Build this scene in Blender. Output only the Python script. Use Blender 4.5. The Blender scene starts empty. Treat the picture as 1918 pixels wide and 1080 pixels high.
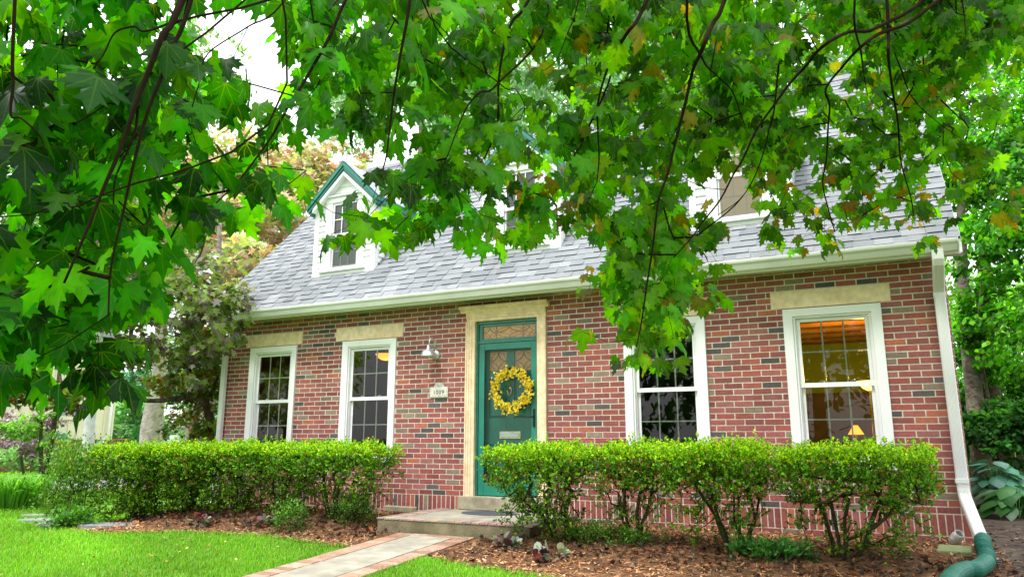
import bpy, math, random
import numpy as np
from mathutils import Vector, Matrix
random.seed(7); RNG=np.random.default_rng(11)
sc=bpy.context.scene
COL=sc.collection
# ------------------------------------------------------------------ camera
FPX,PAN,PITCH,ROLL,CD,CH=1380.23,-0.458,0.207,0.002,8.7225,0.6739
cp,sp=math.cos(PAN),math.sin(PAN); ct,st=math.cos(PITCH),math.sin(PITCH)
FW=np.array([sp*ct,cp*ct,st]); RT=np.array([cp,-sp,0.]); UP=np.cross(RT,FW)
cr,sr=math.cos(ROLL),math.sin(ROLL); RT,UP=cr*RT+sr*UP,-sr*RT+cr*UP
CAM=np.array([0,-CD,CH])
def ray(x,y): return FW+RT*(x-959)/FPX+UP*(540-y)/FPX
def onY(x,y,Y): v=ray(x,y); return CAM+v*((Y-CAM[1])/v[1])
def onX(x,y,X): v=ray(x,y); return CAM+v*((X-CAM[0])/v[0])
def onZ(x,y,Z): v=ray(x,y); return CAM+v*((Z-CAM[2])/v[2])
def at(x,y,d): return CAM+ray(x,y)*d
cam=bpy.data.cameras.new('camera'); co=bpy.data.objects.new('camera',cam); COL.objects.link(co)
M=Matrix(((RT[0],UP[0],-FW[0],CAM[0]),(RT[1],UP[1],-FW[1],CAM[1]),(RT[2],UP[2],-FW[2],CAM[2]),(0,0,0,1)))
co.matrix_world=M
cam.sensor_width=36; cam.lens=FPX/1918*36; cam.clip_end=600; cam.clip_start=.05
sc.camera=co
sc.view_settings.view_transform='Standard'; sc.view_settings.look='None'; sc.view_settings.exposure=0
# ------------------------------------------------------------------ materials
def _n(t,k,**kw):
    n=t.nodes.new(k)
    for a,b in kw.items(): setattr(n,a,b)
    return n
def mat(name,color,rough=.6,var=.15,scale=8.,bump=0.,bscale=60.,metal=0.,spec=.4,col2=None,attr=False,emit=None,estr=0.,coat=0.):
    m=bpy.data.materials.new(name); m.use_nodes=True; t=m.node_tree; b=t.nodes['Principled BSDF']
    b.inputs['Roughness'].default_value=rough; b.inputs['Metallic'].default_value=metal
    b.inputs['Specular IOR Level'].default_value=spec
    if coat: b.inputs['Coat Weight'].default_value=coat; b.inputs['Coat Roughness'].default_value=.15
    tc=_n(t,'ShaderNodeTexCoord')
    nz=_n(t,'ShaderNodeTexNoise'); nz.inputs['Scale'].default_value=scale; nz.inputs['Detail'].default_value=6
    t.links.new(tc.outputs['Object'],nz.inputs['Vector'])
    rmp=_n(t,'ShaderNodeMapRange'); rmp.inputs[1].default_value=.3; rmp.inputs[2].default_value=.7
    rmp.inputs[3].default_value=1-var; rmp.inputs[4].default_value=1+var
    t.links.new(nz.outputs['Fac'],rmp.inputs[0])
    if attr:
        a=_n(t,'ShaderNodeAttribute',attribute_name='Col'); n3=_n(t,'ShaderNodeTexNoise'); n3.inputs['Scale'].default_value=1.3; n3.inputs['Detail'].default_value=9; n3.inputs['Roughness'].default_value=.7
        t.links.new(tc.outputs['Object'],n3.inputs['Vector']); m3=_n(t,'ShaderNodeMapRange'); m3.inputs[1].default_value=.3; m3.inputs[2].default_value=.7; m3.inputs[3].default_value=.82; m3.inputs[4].default_value=1.18; t.links.new(n3.outputs['Fac'],m3.inputs[0])
        v3=_n(t,'ShaderNodeVectorMath',operation='SCALE'); t.links.new(a.outputs['Color'],v3.inputs[0]); t.links.new(m3.outputs[0],v3.inputs['Scale']); base=v3.outputs[0]
    elif col2 is not None:
        mx=_n(t,'ShaderNodeMix',data_type='RGBA'); mx.inputs[6].default_value=(*color,1); mx.inputs[7].default_value=(*col2,1)
        n2=_n(t,'ShaderNodeTexNoise'); n2.inputs['Scale'].default_value=scale*.37; n2.inputs['Detail'].default_value=8
        t.links.new(tc.outputs['Object'],n2.inputs['Vector'])
        r2=_n(t,'ShaderNodeMapRange'); r2.inputs[1].default_value=.4; r2.inputs[2].default_value=.62
        t.links.new(n2.outputs['Fac'],r2.inputs[0]); t.links.new(r2.outputs[0],mx.inputs[0]); base=mx.outputs[2]
    else:
        c=_n(t,'ShaderNodeRGB'); c.outputs[0].default_value=(*color,1); base=c.outputs[0]
    vm=_n(t,'ShaderNodeVectorMath',operation='SCALE'); t.links.new(base,vm.inputs[0]); t.links.new(rmp.outputs[0],vm.inputs['Scale'])
    t.links.new(vm.outputs[0],b.inputs['Base Color'])
    if bump:
        nb=_n(t,'ShaderNodeTexNoise'); nb.inputs['Scale'].default_value=bscale; nb.inputs['Detail'].default_value=5
        t.links.new(tc.outputs['Object'],nb.inputs['Vector'])
        bp=_n(t,'ShaderNodeBump'); bp.inputs['Strength'].default_value=bump; bp.inputs['Distance'].default_value=.01 if bscale>19 else .06
        t.links.new(nb.outputs['Fac'],bp.inputs['Height']); t.links.new(bp.outputs[0],b.inputs['Normal'])
    if emit: b.inputs['Emission Color'].default_value=(*emit,1); b.inputs['Emission Strength'].default_value=estr
    return m
def leafmat(name,trans=.45,rough=.45,gloss=.06,tint=(1.25,1.25,.6),veins=False):
    m=bpy.data.materials.new(name); m.use_nodes=True; t=m.node_tree; t.nodes.remove(t.nodes['Principled BSDF'])
    out=t.nodes['Material Output']
    a=_n(t,'ShaderNodeAttribute',attribute_name='Col')
    tc=_n(t,'ShaderNodeTexCoord'); nz=_n(t,'ShaderNodeTexNoise'); nz.inputs['Scale'].default_value=30
    t.links.new(tc.outputs['Object'],nz.inputs['Vector'])
    mr=_n(t,'ShaderNodeMapRange'); mr.inputs[3].default_value=.8; mr.inputs[4].default_value=1.2; t.links.new(nz.outputs['Fac'],mr.inputs[0])
    v=_n(t,'ShaderNodeVectorMath',operation='SCALE'); t.links.new(a.outputs['Color'],v.inputs[0]); t.links.new(mr.outputs[0],v.inputs['Scale'])
    if veins:
        uv=_n(t,'ShaderNodeAttribute',attribute_name='Luv'); sx=_n(t,'ShaderNodeSeparateXYZ'); t.links.new(uv.outputs['Vector'],sx.inputs[0])
        def M(op,a,b=None,c=None):
            n=_n(t,'ShaderNodeMath',operation=op)
            for i,q in enumerate((a,b,c)):
                if q is None: continue
                if isinstance(q,(int,float)): n.inputs[i].default_value=q
                else: t.links.new(q,n.inputs[i])
            return n.outputs[0]
        ax=M('ABSOLUTE',sx.outputs[0]); y=sx.outputs[1]; best=None
        for th in (0,40,80):
            c,s_=math.cos(math.radians(th)),math.sin(math.radians(th)); dd=M('ABSOLUTE',M('SUBTRACT',M('MULTIPLY',ax,c),M('MULTIPLY',y,s_)))
            al=M('ADD',M('MULTIPLY',ax,s_),M('MULTIPLY',y,c)); w_=M('SUBTRACT',.026,M('MULTIPLY',al,.016))
            # side veins: chevrons running off each main vein
            ch=M('ABSOLUTE',M('SUBTRACT',M('FRACT',M('MULTIPLY',M('SUBTRACT',al,M('MULTIPLY',dd,.9)),6.)),.5))
            near=M('LESS_THAN',dd,.15); chm=M('MULTIPLY',M('MULTIPLY',M('SMOOTH_MIN',M('MAXIMUM',M('MULTIPLY',M('SUBTRACT',ch,.42),12.),0),1,.1),.35),near)
            k=M('MAXIMUM',M('MINIMUM',M('MULTIPLY',M('SUBTRACT',w_,dd),90.),1),chm); k=M('MULTIPLY',k,M('GREATER_THAN',al,0)); best=k if best is None else M('MAXIMUM',best,k)
        best=M('MAXIMUM',best,0); mxv=_n(t,'ShaderNodeMix',data_type='RGBA'); t.links.new(M('MULTIPLY',best,.30),mxv.inputs[0]); t.links.new(v.outputs[0],mxv.inputs[6]); mxv.inputs[7].default_value=(.30,.42,.06,1); v=type('o',(),{'outputs':[mxv.outputs[2]]})
    v2=_n(t,'ShaderNodeVectorMath',operation='MULTIPLY'); t.links.new(v.outputs[0],v2.inputs[0]); v2.inputs[1].default_value=tint
    d=_n(t,'ShaderNodeBsdfDiffuse'); tr=_n(t,'ShaderNodeBsdfTranslucent'); g=_n(t,'ShaderNodeBsdfGlossy'); g.inputs['Roughness'].default_value=rough
    dk=_n(t,'ShaderNodeVectorMath',operation='SCALE'); dk.inputs['Scale'].default_value=.62 if veins else 1.; t.links.new(v.outputs[0],dk.inputs[0]); t.links.new(dk.outputs[0],d.inputs['Color']); t.links.new(v2.outputs[0],tr.inputs['Color'])
    m1=_n(t,'ShaderNodeMixShader'); m1.inputs[0].default_value=trans; t.links.new(d.outputs[0],m1.inputs[1]); t.links.new(tr.outputs[0],m1.inputs[2])
    m2=_n(t,'ShaderNodeMixShader'); t.links.new(m1.outputs[0],m2.inputs[1]); t.links.new(g.outputs[0],m2.inputs[2])
    lw=_n(t,'ShaderNodeLayerWeight'); lw.inputs['Blend'].default_value=.35
    k=_n(t,'ShaderNodeMath',operation='MULTIPLY'); k.inputs[1].default_value=gloss*2.2; t.links.new(lw.outputs['Facing'],k.inputs[0])
    k2=_n(t,'ShaderNodeMath',operation='ADD'); k2.inputs[1].default_value=gloss*.35; t.links.new(k.outputs[0],k2.inputs[0])
    t.links.new(k2.outputs[0],m2.inputs[0]); t.links.new(m2.outputs[0],out.inputs['Surface'])
    return m
def glassmat(name,tint=(.85,.88,.86),refl=1.,rough=0.):
    m=bpy.data.materials.new(name); m.use_nodes=True; t=m.node_tree; t.nodes.remove(t.nodes['Principled BSDF'])
    tr=_n(t,'ShaderNodeBsdfTransparent'); tr.inputs[0].default_value=(*tint,1)
    g=_n(t,'ShaderNodeBsdfGlossy'); g.inputs['Roughness'].default_value=rough
    f=_n(t,'ShaderNodeFresnel'); f.inputs['IOR'].default_value=1.5
    k=_n(t,'ShaderNodeMath',operation='MULTIPLY'); k.inputs[1].default_value=refl; t.links.new(f.outputs[0],k.inputs[0])
    mx=_n(t,'ShaderNodeMixShader'); t.links.new(k.outputs[0],mx.inputs[0]); t.links.new(tr.outputs[0],mx.inputs[1]); t.links.new(g.outputs[0],mx.inputs[2])
    t.links.new(mx.outputs[0],t.nodes['Material Output'].inputs['Surface']); return m
MT=dict(
 brick=mat('brick',(1,1,1),.8,.16,35,.5,90,attr=True,spec=.25),
 mortar=mat('mortar',(.68,.61,.50),.95,.15,25,.6,120,spec=.1),
 stone=mat('limestone',(.88,.68,.47),.85,.14,14,.8,45,spec=.2,col2=(.78,.58,.38)),
 stonestep=mat('step_stone',(.42,.38,.28),.85,.2,10,.6,50,spec=.2,col2=(.28,.25,.17)),
 white=mat('white_vinyl',(.85,.84,.86),.35,.04,3,spec=.5),
 gutter=mat('white_aluminium',(.80,.80,.82),.4,.08,2.5,spec=.5,col2=(.71,.70,.69)),
 soffit=mat('soffit',(.60,.60,.55),.5,.06,3),
 sid=mat('white_siding',(.82,.84,.84),.5,.05,4,.1,60),
 teal=mat('teal_paint',(.012,.17,.13),.35,.12,6,.1,60,spec=.5,coat=.2),
 tealdk=mat('teal_door_paint',(.014,.20,.14),.35,.12,5,.1,60,spec=.5),
 shingle=mat('shingle',(1,1,1),.85,.10,60,.8,220,attr=True,spec=.3),
 glass=glassmat('window_glass',(.84,.87,.82),1.35),
 sglass=glassmat('storm_glass',(.85,.9,.88),.6),
 amber=mat('amber_glass',(.34,.19,.06),.25,.4,20,.5,40,emit=(.55,.28,.05),estr=.22,spec=.6),
 lead=mat('lead_came',(.25,.25,.23),.4,.1,10,metal=.6),
 brass=mat('brass',(.72,.55,.25),.25,.15,20,metal=.9),
 black=mat('black_metal',(.02,.022,.025),.35,.2,10,metal=.4),
 galv=mat('galvanised',(.62,.66,.70),.32,.08,9,metal=.75),
 conc=mat('concrete',(.37,.345,.28),.9,.18,6,.6,80,spec=.2,col2=(.29,.265,.21)),
 concdk=mat('mossy_concrete',(.13,.12,.065),.95,.35,5,.8,40,spec=.15,col2=(.22,.19,.12)),
 paver=mat('brick_paver',(1,1,1),.85,.2,25,.5,70,attr=True,spec=.2),
 attr=mat('debris',(1,1,1),.75,.15,20,.3,80,attr=True,spec=.3),
 bark=mat('bark',(.075,.055,.040),.9,.4,12,1.,18,spec=.15,col2=(.13,.10,.075)),
 barkpale=mat('pale_bark',(.58,.52,.45),.95,.25,9,1.,14,spec=.1,col2=(.45,.40,.34)),
 barkgrey=mat('grey_bark',(.30,.26,.21),.95,.3,9,1.,14,spec=.1,col2=(.18,.15,.12)),
 twig=mat('twig_bark',(.020,.012,.008),.95,.3,20,spec=.05),
 stem=mat('shrub_stem',(.045,.032,.018),.85,.4,20,.5,60,spec=.2,col2=(.05,.06,.015)),
 lawn=mat('lawn_soil',(.10,.24,.02),.95,.3,2.5,.6,30,spec=.1,col2=(.13,.28,.03)),
 mulch=mat('mulch_soil',(.10,.055,.03),.95,.5,9,1.,40,spec=.15,col2=(.20,.10,.05)),
 soil=mat('dark_soil',(.07,.055,.045),.95,.4,7,1.,35,spec=.15,col2=(.12,.09,.07)),
 asphalt=mat('asphalt',(.30,.29,.30),.9,.1,3,.3,60),
 pale=mat('pale_concrete',(.60,.58,.54),.9,.1,3),
 leaf=leafmat('maple_leaf',.66,.35,.018,(2.0,1.9,.2),True),
 box=leafmat('boxwood_leaf',.35,.35,.035,(1.4,1.35,.4)),
 far=leafmat('far_leaf',.45,.5,.02,(1.25,1.25,.7)),
 copper=leafmat('copper_leaf',.4,.3,.05,(1.3,1.1,.6)),
 hosta=leafmat('hosta_leaf',.25,.3,.07,(1.2,1.2,.7)),
 grass=leafmat('grass_blade',.45,.5,.04,(1.3,1.3,.5)),
 flower=leafmat('petal',.35,.5,.03,(1,1,1)),
 pipe=mat('green_plastic',(.008,.125,.088),.5,.3,14,.3,60,spec=.3),
 greenstone=mat('mossy_block',(.24,.28,.13),.9,.2,8,.5,40),
 rubber=mat('rubber_mat',(.06,.07,.09),.8,.2,30,.5,200),
 wallgreen=mat('green_wall',(.20,.30,.02),.9,.08,3),
 wood=mat('warm_wood',(.60,.27,.06),.5,.3,6,.2,30),
 darkwood=mat('dark_wood',(.07,.05,.03),.6,.2,6),
 darkroom=mat('dark_room',(.12,.11,.085),.9,.2,3),
 fence=mat('old_fence',(.22,.19,.10),.9,.35,5,.6,30,col2=(.12,.11,.05)),
 cream=mat('cream_siding',(.72,.66,.50),.8,.05,2),
 farbrick=mat('far_brick',(.42,.19,.13),.9,.15,5,.3,20,col2=(.34,.15,.10)),
 redwood=mat('red_deck',(.42,.22,.15),.8,.2,6),
 grey=mat('grey_metal',(.30,.33,.36),.5,.1,5),
 flag=mat('flagstone',(.20,.22,.23),.9,.2,8,.5,30,col2=(.27,.28,.27)),
 plaque=mat('ceramic',(.68,.66,.58),.3,.08,15,spec=.5),
 plaqueblue=mat('ceramic_blue',(.12,.18,.24),.4,.4,60),
 ink=mat('ink',(.03,.03,.03),.5,.1,10),
 plast=mat('clear_plastic',(.55,.55,.52),.2,.3,30,spec=.7),
)
def emis(name,c,s):
    return mat(name,c,.5,.05,5,emit=c,estr=s)
MT['lampglow']=emis('lamp_glow',(1.,.36,.03),2.2); MT['lampglow2']=emis('lamp_glow_bright',(1.,.55,.12),7.)
MT['holes']=mat('vent_holes',(.5,.5,.46),.6,.1,5)
_t=MT['holes'].node_tree; _w=_t.nodes.new('ShaderNodeTexWave'); _w.inputs['Scale'].default_value=4; _tc=[n for n in _t.nodes if n.type=='TEX_COORD'][0]; _t.links.new(_tc.outputs['Object'],_w.inputs['Vector'])
_r=_t.nodes.new('ShaderNodeValToRGB'); _r.color_ramp.interpolation='CONSTANT'; _r.color_ramp.elements[0].color=(.03,.03,.03,1); _r.color_ramp.elements[1].position=.2; _r.color_ramp.elements[1].color=(.55,.55,.5,1); _t.links.new(_w.outputs['Fac'],_r.inputs[0]); _t.links.new(_r.outputs[0],_t.nodes['Principled BSDF'].inputs['Base Color'])
MT['beige_curtain']=mat('beige_curtain',(.62,.50,.38),.9,.1,4,emit=(.9,.6,.35),estr=.25)  # emission in the cloth stands in for lamp glow behind it
MT['curtain']=mat('curtain',(.30,.31,.33),.9,.1,4)
# ------------------------------------------------------------------ object helpers
def tag(o,label=None,cat=None,group=None,kind=None):
    if label: o['label']=label
    if cat: o['category']=cat
    if group: o['group']=group
    if kind: o['kind']=kind
    return o
def empty(name,loc,label,cat,group=None):
    o=bpy.data.objects.new(name,None); o.location=tuple(float(v) for v in loc); o.empty_display_size=.1; COL.objects.link(o); return tag(o,label,cat,group)
def link(name,me,m,parent=None,smooth=False,bevel=0):
    for x in (m if isinstance(m,(list,tuple)) else [m]): me.materials.append(MT[x])
    if smooth:
        me.polygons.foreach_set('use_smooth',[True]*len(me.polygons))
    o=bpy.data.objects.new(name,me); COL.objects.link(o)
    if parent:
        o.parent=parent
        ml=Vector((0,0,0)); p=parent
        while p: ml+=p.location; p=p.parent
        o.location=-ml
    if bevel:
        b=o.modifiers.new('bevel','BEVEL'); b.width=bevel; b.segments=2; b.limit_method='ANGLE'; b.harden_normals=False
    return o
class MB:
    def __init__(s): s.v=[];s.f=[];s.c=[];s.mi=[];s.m=0;s.col=(1,1,1)
    def _add(s,vs,fs):
        n=len(s.v); s.v+= [tuple(float(a) for a in q) for q in vs]; s.c+=[s.col]*len(vs)
        for f in fs: s.f.append(tuple(n+i for i in f)); s.mi.append(s.m)
    def box(s,x0,x1,y0,y1,z0,z1):
        s._add([(x0,y0,z0),(x1,y0,z0),(x1,y1,z0),(x0,y1,z0),(x0,y0,z1),(x1,y0,z1),(x1,y1,z1),(x0,y1,z1)],
               [(0,3,2,1),(4,5,6,7),(0,1,5,4),(1,2,6,5),(2,3,7,6),(3,0,4,7)]); return s
    def quad(s,a,b,c,d): s._add([a,b,c,d],[(0,1,2,3)]); return s
    def poly(s,pts): s._add(pts,[tuple(range(len(pts)))]); return s
    def prism(s,prof,ax,a,b):
        # prof: list of 2D points in the two other axes, extruded along ax
        def P(p,t):
            if ax=='x': return (t,p[0],p[1])
            if ax=='y': return (p[0],t,p[1])
            return (p[0],p[1],t)
        n=len(prof); vs=[P(p,a) for p in prof]+[P(p,b) for p in prof]
        s._add(vs,[tuple(range(n))[::-1],tuple(range(n,2*n))]+[(i,(i+1)%n,n+(i+1)%n,n+i) for i in range(n)]); return s
    def tube(s,pts,rad,n=8,cap=True):
        pts=[Vector([float(a) for a in p]) for p in pts]
        if not hasattr(rad,'__len__'): rad=[rad]*len(pts)
        base=len(s.v); up=None; vs=[]
        for i,p in enumerate(pts):
            t=(pts[min(i+1,len(pts)-1)]-pts[max(i-1,0)]).normalized()
            if up is None:
                up=Vector((0,0,1)) if abs(t.z)<.9 else Vector((1,0,0))
            a=t.cross(up).normalized(); b=a.cross(t).normalized(); up=b
            for k in range(n):
                th=2*math.pi*k/n; vs.append(p+rad[i]*(a*math.cos(th)+b*math.sin(th)))
        fs=[]
        for i in range(len(pts)-1):
            for k in range(n): fs.append((i*n+k,i*n+(k+1)%n,(i+1)*n+(k+1)%n,(i+1)*n+k))
        if cap: fs.append(tuple(range(n))[::-1]); fs.append(tuple((len(pts)-1)*n+k for k in range(n)))
        s._add(vs,fs); return s
    def lathe(s,prof,c,n=24,axis=(0,0,1)):
        q=Vector((0,0,1)).rotation_difference(Vector(axis)); vs=[];fs=[]
        for (r,z) in prof:
            for k in range(n):
                th=2*math.pi*k/n; w=q@Vector((r*math.cos(th),r*math.sin(th),z)); vs.append((w.x+c[0],w.y+c[1],w.z+c[2]))
        for i in range(len(prof)-1):
            for k in range(n): fs.append((i*n+k,i*n+(k+1)%n,(i+1)*n+(k+1)%n,(i+1)*n+k))
        s._add(vs,fs); return s
    def build(s,name,m,parent=None,smooth=False,bevel=0):
        me=bpy.data.meshes.new(name); me.from_pydata(s.v,[],s.f); me.polygons.foreach_set('material_index',s.mi)
        a=me.color_attributes.new('Col','FLOAT_COLOR','POINT'); a.data.foreach_set('color',np.array([(*c,1) for c in s.c],dtype=np.float32).ravel())
        me.update(); return link(name,me,m,parent,smooth,bevel)
def npmesh(name,V,Fs,C,m,parent=None,smooth=False):
    """V (n,3), Fs list of int arrays (k,m), C (n,3)"""
    me=bpy.data.meshes.new(name); V=np.asarray(V,np.float32)
    me.vertices.add(len(V)); me.vertices.foreach_set('co',V.ravel())
    tot=sum(f.size for f in Fs); me.loops.add(tot); me.loops.foreach_set('vertex_index',np.concatenate([f.ravel() for f in Fs]).astype(np.int32))
    np_=sum(len(f) for f in Fs); me.polygons.add(np_)
    ln=np.concatenate([np.full(len(f),f.shape[1]) for f in Fs]).astype(np.int32); stt=np.concatenate([[0],np.cumsum(ln)[:-1]]).astype(np.int32)
    me.polygons.foreach_set('loop_start',stt)
    try: me.polygons.foreach_set('loop_total',ln)
    except Exception: pass
    if C is not None:
        a=me.color_attributes.new('Col','FLOAT_COLOR','POINT'); a.data.foreach_set('color',np.concatenate([C,np.ones((len(C),1))],1).astype(np.float32).ravel())
    me.update(calc_edges=True); me.validate()
    return link(name,me,m,parent,smooth)
def unit(a): return a/np.maximum(np.linalg.norm(a,axis=-1,keepdims=True),1e-9)
def pal(n,items,jit=.18):
    w=np.array([i[1] for i in items],float); w/=w.sum(); c=np.array([i[0] for i in items],float)
    k=RNG.choice(len(items),n,p=w); return np.clip(c[k]*(1+RNG.normal(0,jit,(n,1)))*(1+RNG.normal(0,jit*.35,(n,3))),0.002,.95)
LASTUV=None
def stamp(outline,P,T,N,S,Cc,center=None,zf=None,cgrad=.0,width=1.,curl=None):
    global LASTUV
    """outline (k,2) local (x across, y along T); P base pts, T tip dir, N normal, S sizes -> V,F,C (fan from centre if given)"""
    T=unit(T); N=unit(N-T*(N*T).sum(1,keepdims=True)); X=np.cross(T,N)
    o=np.array(outline,float); 
    if center is not None: o=np.concatenate([[center],o])
    k=len(o); n=len(P)
    z=np.zeros(k) if zf is None else np.array([zf(a,b) for a,b in o])
    LASTUV=np.tile(np.concatenate([o,np.zeros((k,1))],1),(n,1)); cu=np.ones(n) if curl is None else curl; wd=np.broadcast_to(width,(n,))
    V=P[:,None,:]+S[:,None,None]*(o[None,:,0:1]*X[:,None,:]*wd[:,None,None]+o[None,:,1:2]*T[:,None,:]+z[None,:,None]*cu[:,None,None]*N[:,None,:])
    base=(np.arange(n)*k)[:,None]
    if center is not None:
        tri=np.array([[0,1+i,1+(i+1)%(k-1)] for i in range(k-1)])
        F=(base[:,:,None]+tri[None]).reshape(-1,3)
    else: F=base+np.arange(k)[None]
    C=np.repeat(Cc[:,None,:],k,1)
    if center is not None and cgrad: C=C.copy(); C[:,0]*=(1+cgrad)
    return V.reshape(-1,3),F,C.reshape(-1,3)
def tubes(P0,P1,R0,R1,n=4):
    P0=np.asarray(P0,float);P1=np.asarray(P1,float);R0=np.asarray(R0,float);R1=np.asarray(R1,float)
    t=unit(P1-P0); ref=np.where(np.abs(t[:,2:3])<.9,np.array([[0,0,1.]]),np.array([[1.,0,0]]))
    a=unit(np.cross(t,ref)); b=np.cross(a,t); th=2*np.pi*np.arange(n)/n
    ring=a[:,None]*np.cos(th)[None,:,None]+b[:,None]*np.sin(th)[None,:,None]
    V=np.concatenate([P0[:,None]+ring*R0[:,None,None],P1[:,None]+ring*R1[:,None,None]],1).reshape(-1,3)
    base=(np.arange(len(P0))*2*n)[:,None,None]
    q=np.array([[k,(k+1)%n,n+(k+1)%n,n+k] for k in range(n)])[None]
    return V,(base+q).reshape(-1,4)
def grow(nodes,parent,targets,step=.25,jit=.03,sag=0.):
    """attach targets to nearest node by short chains; returns nodes,parent arrays and index of each target"""
    nodes=[np.array(n,float) for n in nodes]; parent=list(parent); root=nodes[0]
    arr=np.zeros((len(nodes)+len(targets)*12+50,3)); arr[:len(nodes)]=nodes; cnt=len(nodes); idx=[]
    D0=np.array([np.linalg.norm(arr[:cnt]-t,axis=1).min() for t in targets]); order=np.argsort(D0)
    tid=np.zeros(len(targets),int)
    for k in order:
        t=targets[k]; d=np.linalg.norm(arr[:cnt]-t,axis=1); j=int(d.argmin()); L=d[j]; m=max(1,min(10,int(L/step)))
        a=arr[j].copy(); prev=j
        for i in range(1,m+1):
            f=i/m; p=a+(t-a)*f
            if i<m: p=p+RNG.normal(0,jit,3)+np.array([0,0,sag*4*f*(1-f)*L])
            if cnt>=len(arr): arr=np.concatenate([arr,np.zeros((2000,3))])
            arr[cnt]=p; parent.append(prev); prev=cnt; cnt+=1
        tid[k]=prev
    return arr[:cnt],np.array(parent),tid
def tree_radii(parent,r0=.002,e=.45,fixed=None,rmax=1.):
    n=np.ones(len(parent)); 
    for i in range(len(parent)-1,0,-1):
        if parent[i]>=0: n[parent[i]]+=n[i]
    return np.minimum(r0*n**e,rmax)
LEAF=[(0,0),(.15,-.08),(.36,-.09),(.35,.05),(.57,.10),(.49,.22),(.70,.44),(.47,.42),(.44,.57),(.24,.46),(.19,.58),(.31,.76),(.15,.75),(0,1.03)]
LEAF=LEAF+[(-x,y) for x,y in LEAF[-2:0:-1]]
LEAF=np.array(LEAF)-np.array([0,0.])
ELL=[(0,0),(.22,.25),(.25,.5),(.14,.8),(0,1),(-.14,.8),(-.25,.5),(-.22,.25)]
DIA=[(0,0),(.3,.45),(0,1),(-.3,.45)]
def gz(x,y):
    b=np.interp(y,[-14,-8.7,-3.8,-1.4,0,2,60],[-1.25,-.9,-.465,-.345,-.27,-.27,-.27])
    k=np.clip((-8.6-x)/2.5,0,1); left=np.interp(y,[-14,-8.7,-4,0,60],[-1.2,-.9,-.56,-.50,-.50]); b=b*(1-k)+left*k
    m=np.exp(-((y+1.0)/.55)**2)*np.clip((-5.5-x)/.4,0,1)*np.clip((x+9.8)/1.2,0,1)*.13
    m2=np.exp(-((y+1.1)/.6)**2)*np.clip((x+4.0)/.4,0,1)*np.clip((.6-x)/.4,0,1)*.05
    return b+m+m2
# ================================================================== SETTING
def heightsheet(name,xs,ys,dz,m,inside=None):
    X,Y=np.meshgrid(xs,ys); Z=gz(X,Y)+dz; V=np.stack([X,Y,Z],-1).reshape(-1,3); nx=len(xs); F=[]
    for j in range(len(ys)-1):
        for i in range(nx-1):
            if inside is None or inside((xs[i]+xs[i+1])/2,(ys[j]+ys[j+1])/2): F.append((j*nx+i,j*nx+i+1,(j+1)*nx+i+1,(j+1)*nx+i))
    o=npmesh(name,V,[np.array(F)],None,m,smooth=True); tag(o,kind='structure'); return o
def spaced(parts):
    o=[]
    for a,b,n in parts: o+=list(np.linspace(a,b,n,endpoint=False))
    return o+[parts[-1][1]]
gx=spaced([(-300,-40,8),(-40,-12,28),(-12,4,64),(4,40,12),(40,300,6)]); gy=spaced([(-60,-10,10),(-10,2,60),(2,20,18),(20,400,10)])
heightsheet('lawn',gx,gy,0,'lawn')
def edgeL(x): return np.interp(x,[-10.2,-9.4,-8.6,-7.6,-6.5,-5.0],[-1.6,-2.35,-2.6,-2.15,-2.05,-2.3])
def edgeR(x): return np.interp(x,[-4.05,-3.6,-2.7,-2.2,-1.5,-.5,2.5],[-2.35,-2.62,-2.78,-2.98,-3.5,-4.6,-6.5])
def inbed(x,y): return (-10.0<x<-5.0 and edgeL(x)<y<0.02) or (-4.05<x<.8 and edgeR(x)<y<.02)
heightsheet('mulch_bed',list(np.arange(-10.2,1.2,.08)),list(np.arange(-6.6,.12,.08)),.012,'mulch',inbed)
heightsheet('bare_soil',list(np.arange(.76,12,.25)),list(np.arange(-6,26,.25)),.008,'soil',lambda x,y: y>edgeR(min(x,2.5)))
# side street, pavement and the lawn beyond
def strip(name,x0,x1,y0,y1,z,m):
    b=MB(); b.box(x0,x1,y0,y1,z-.3,z); return tag(b.build(name,m),kind='structure')
strip('street',-23.2,-18.0,-50,80,-.56+.08,'asphalt'); strip('kerb',-18.0,-17.8,-50,80,-.40,'pale'); strip('kerb',-23.4,-23.2,-50,80,-.40,'pale')
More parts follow.
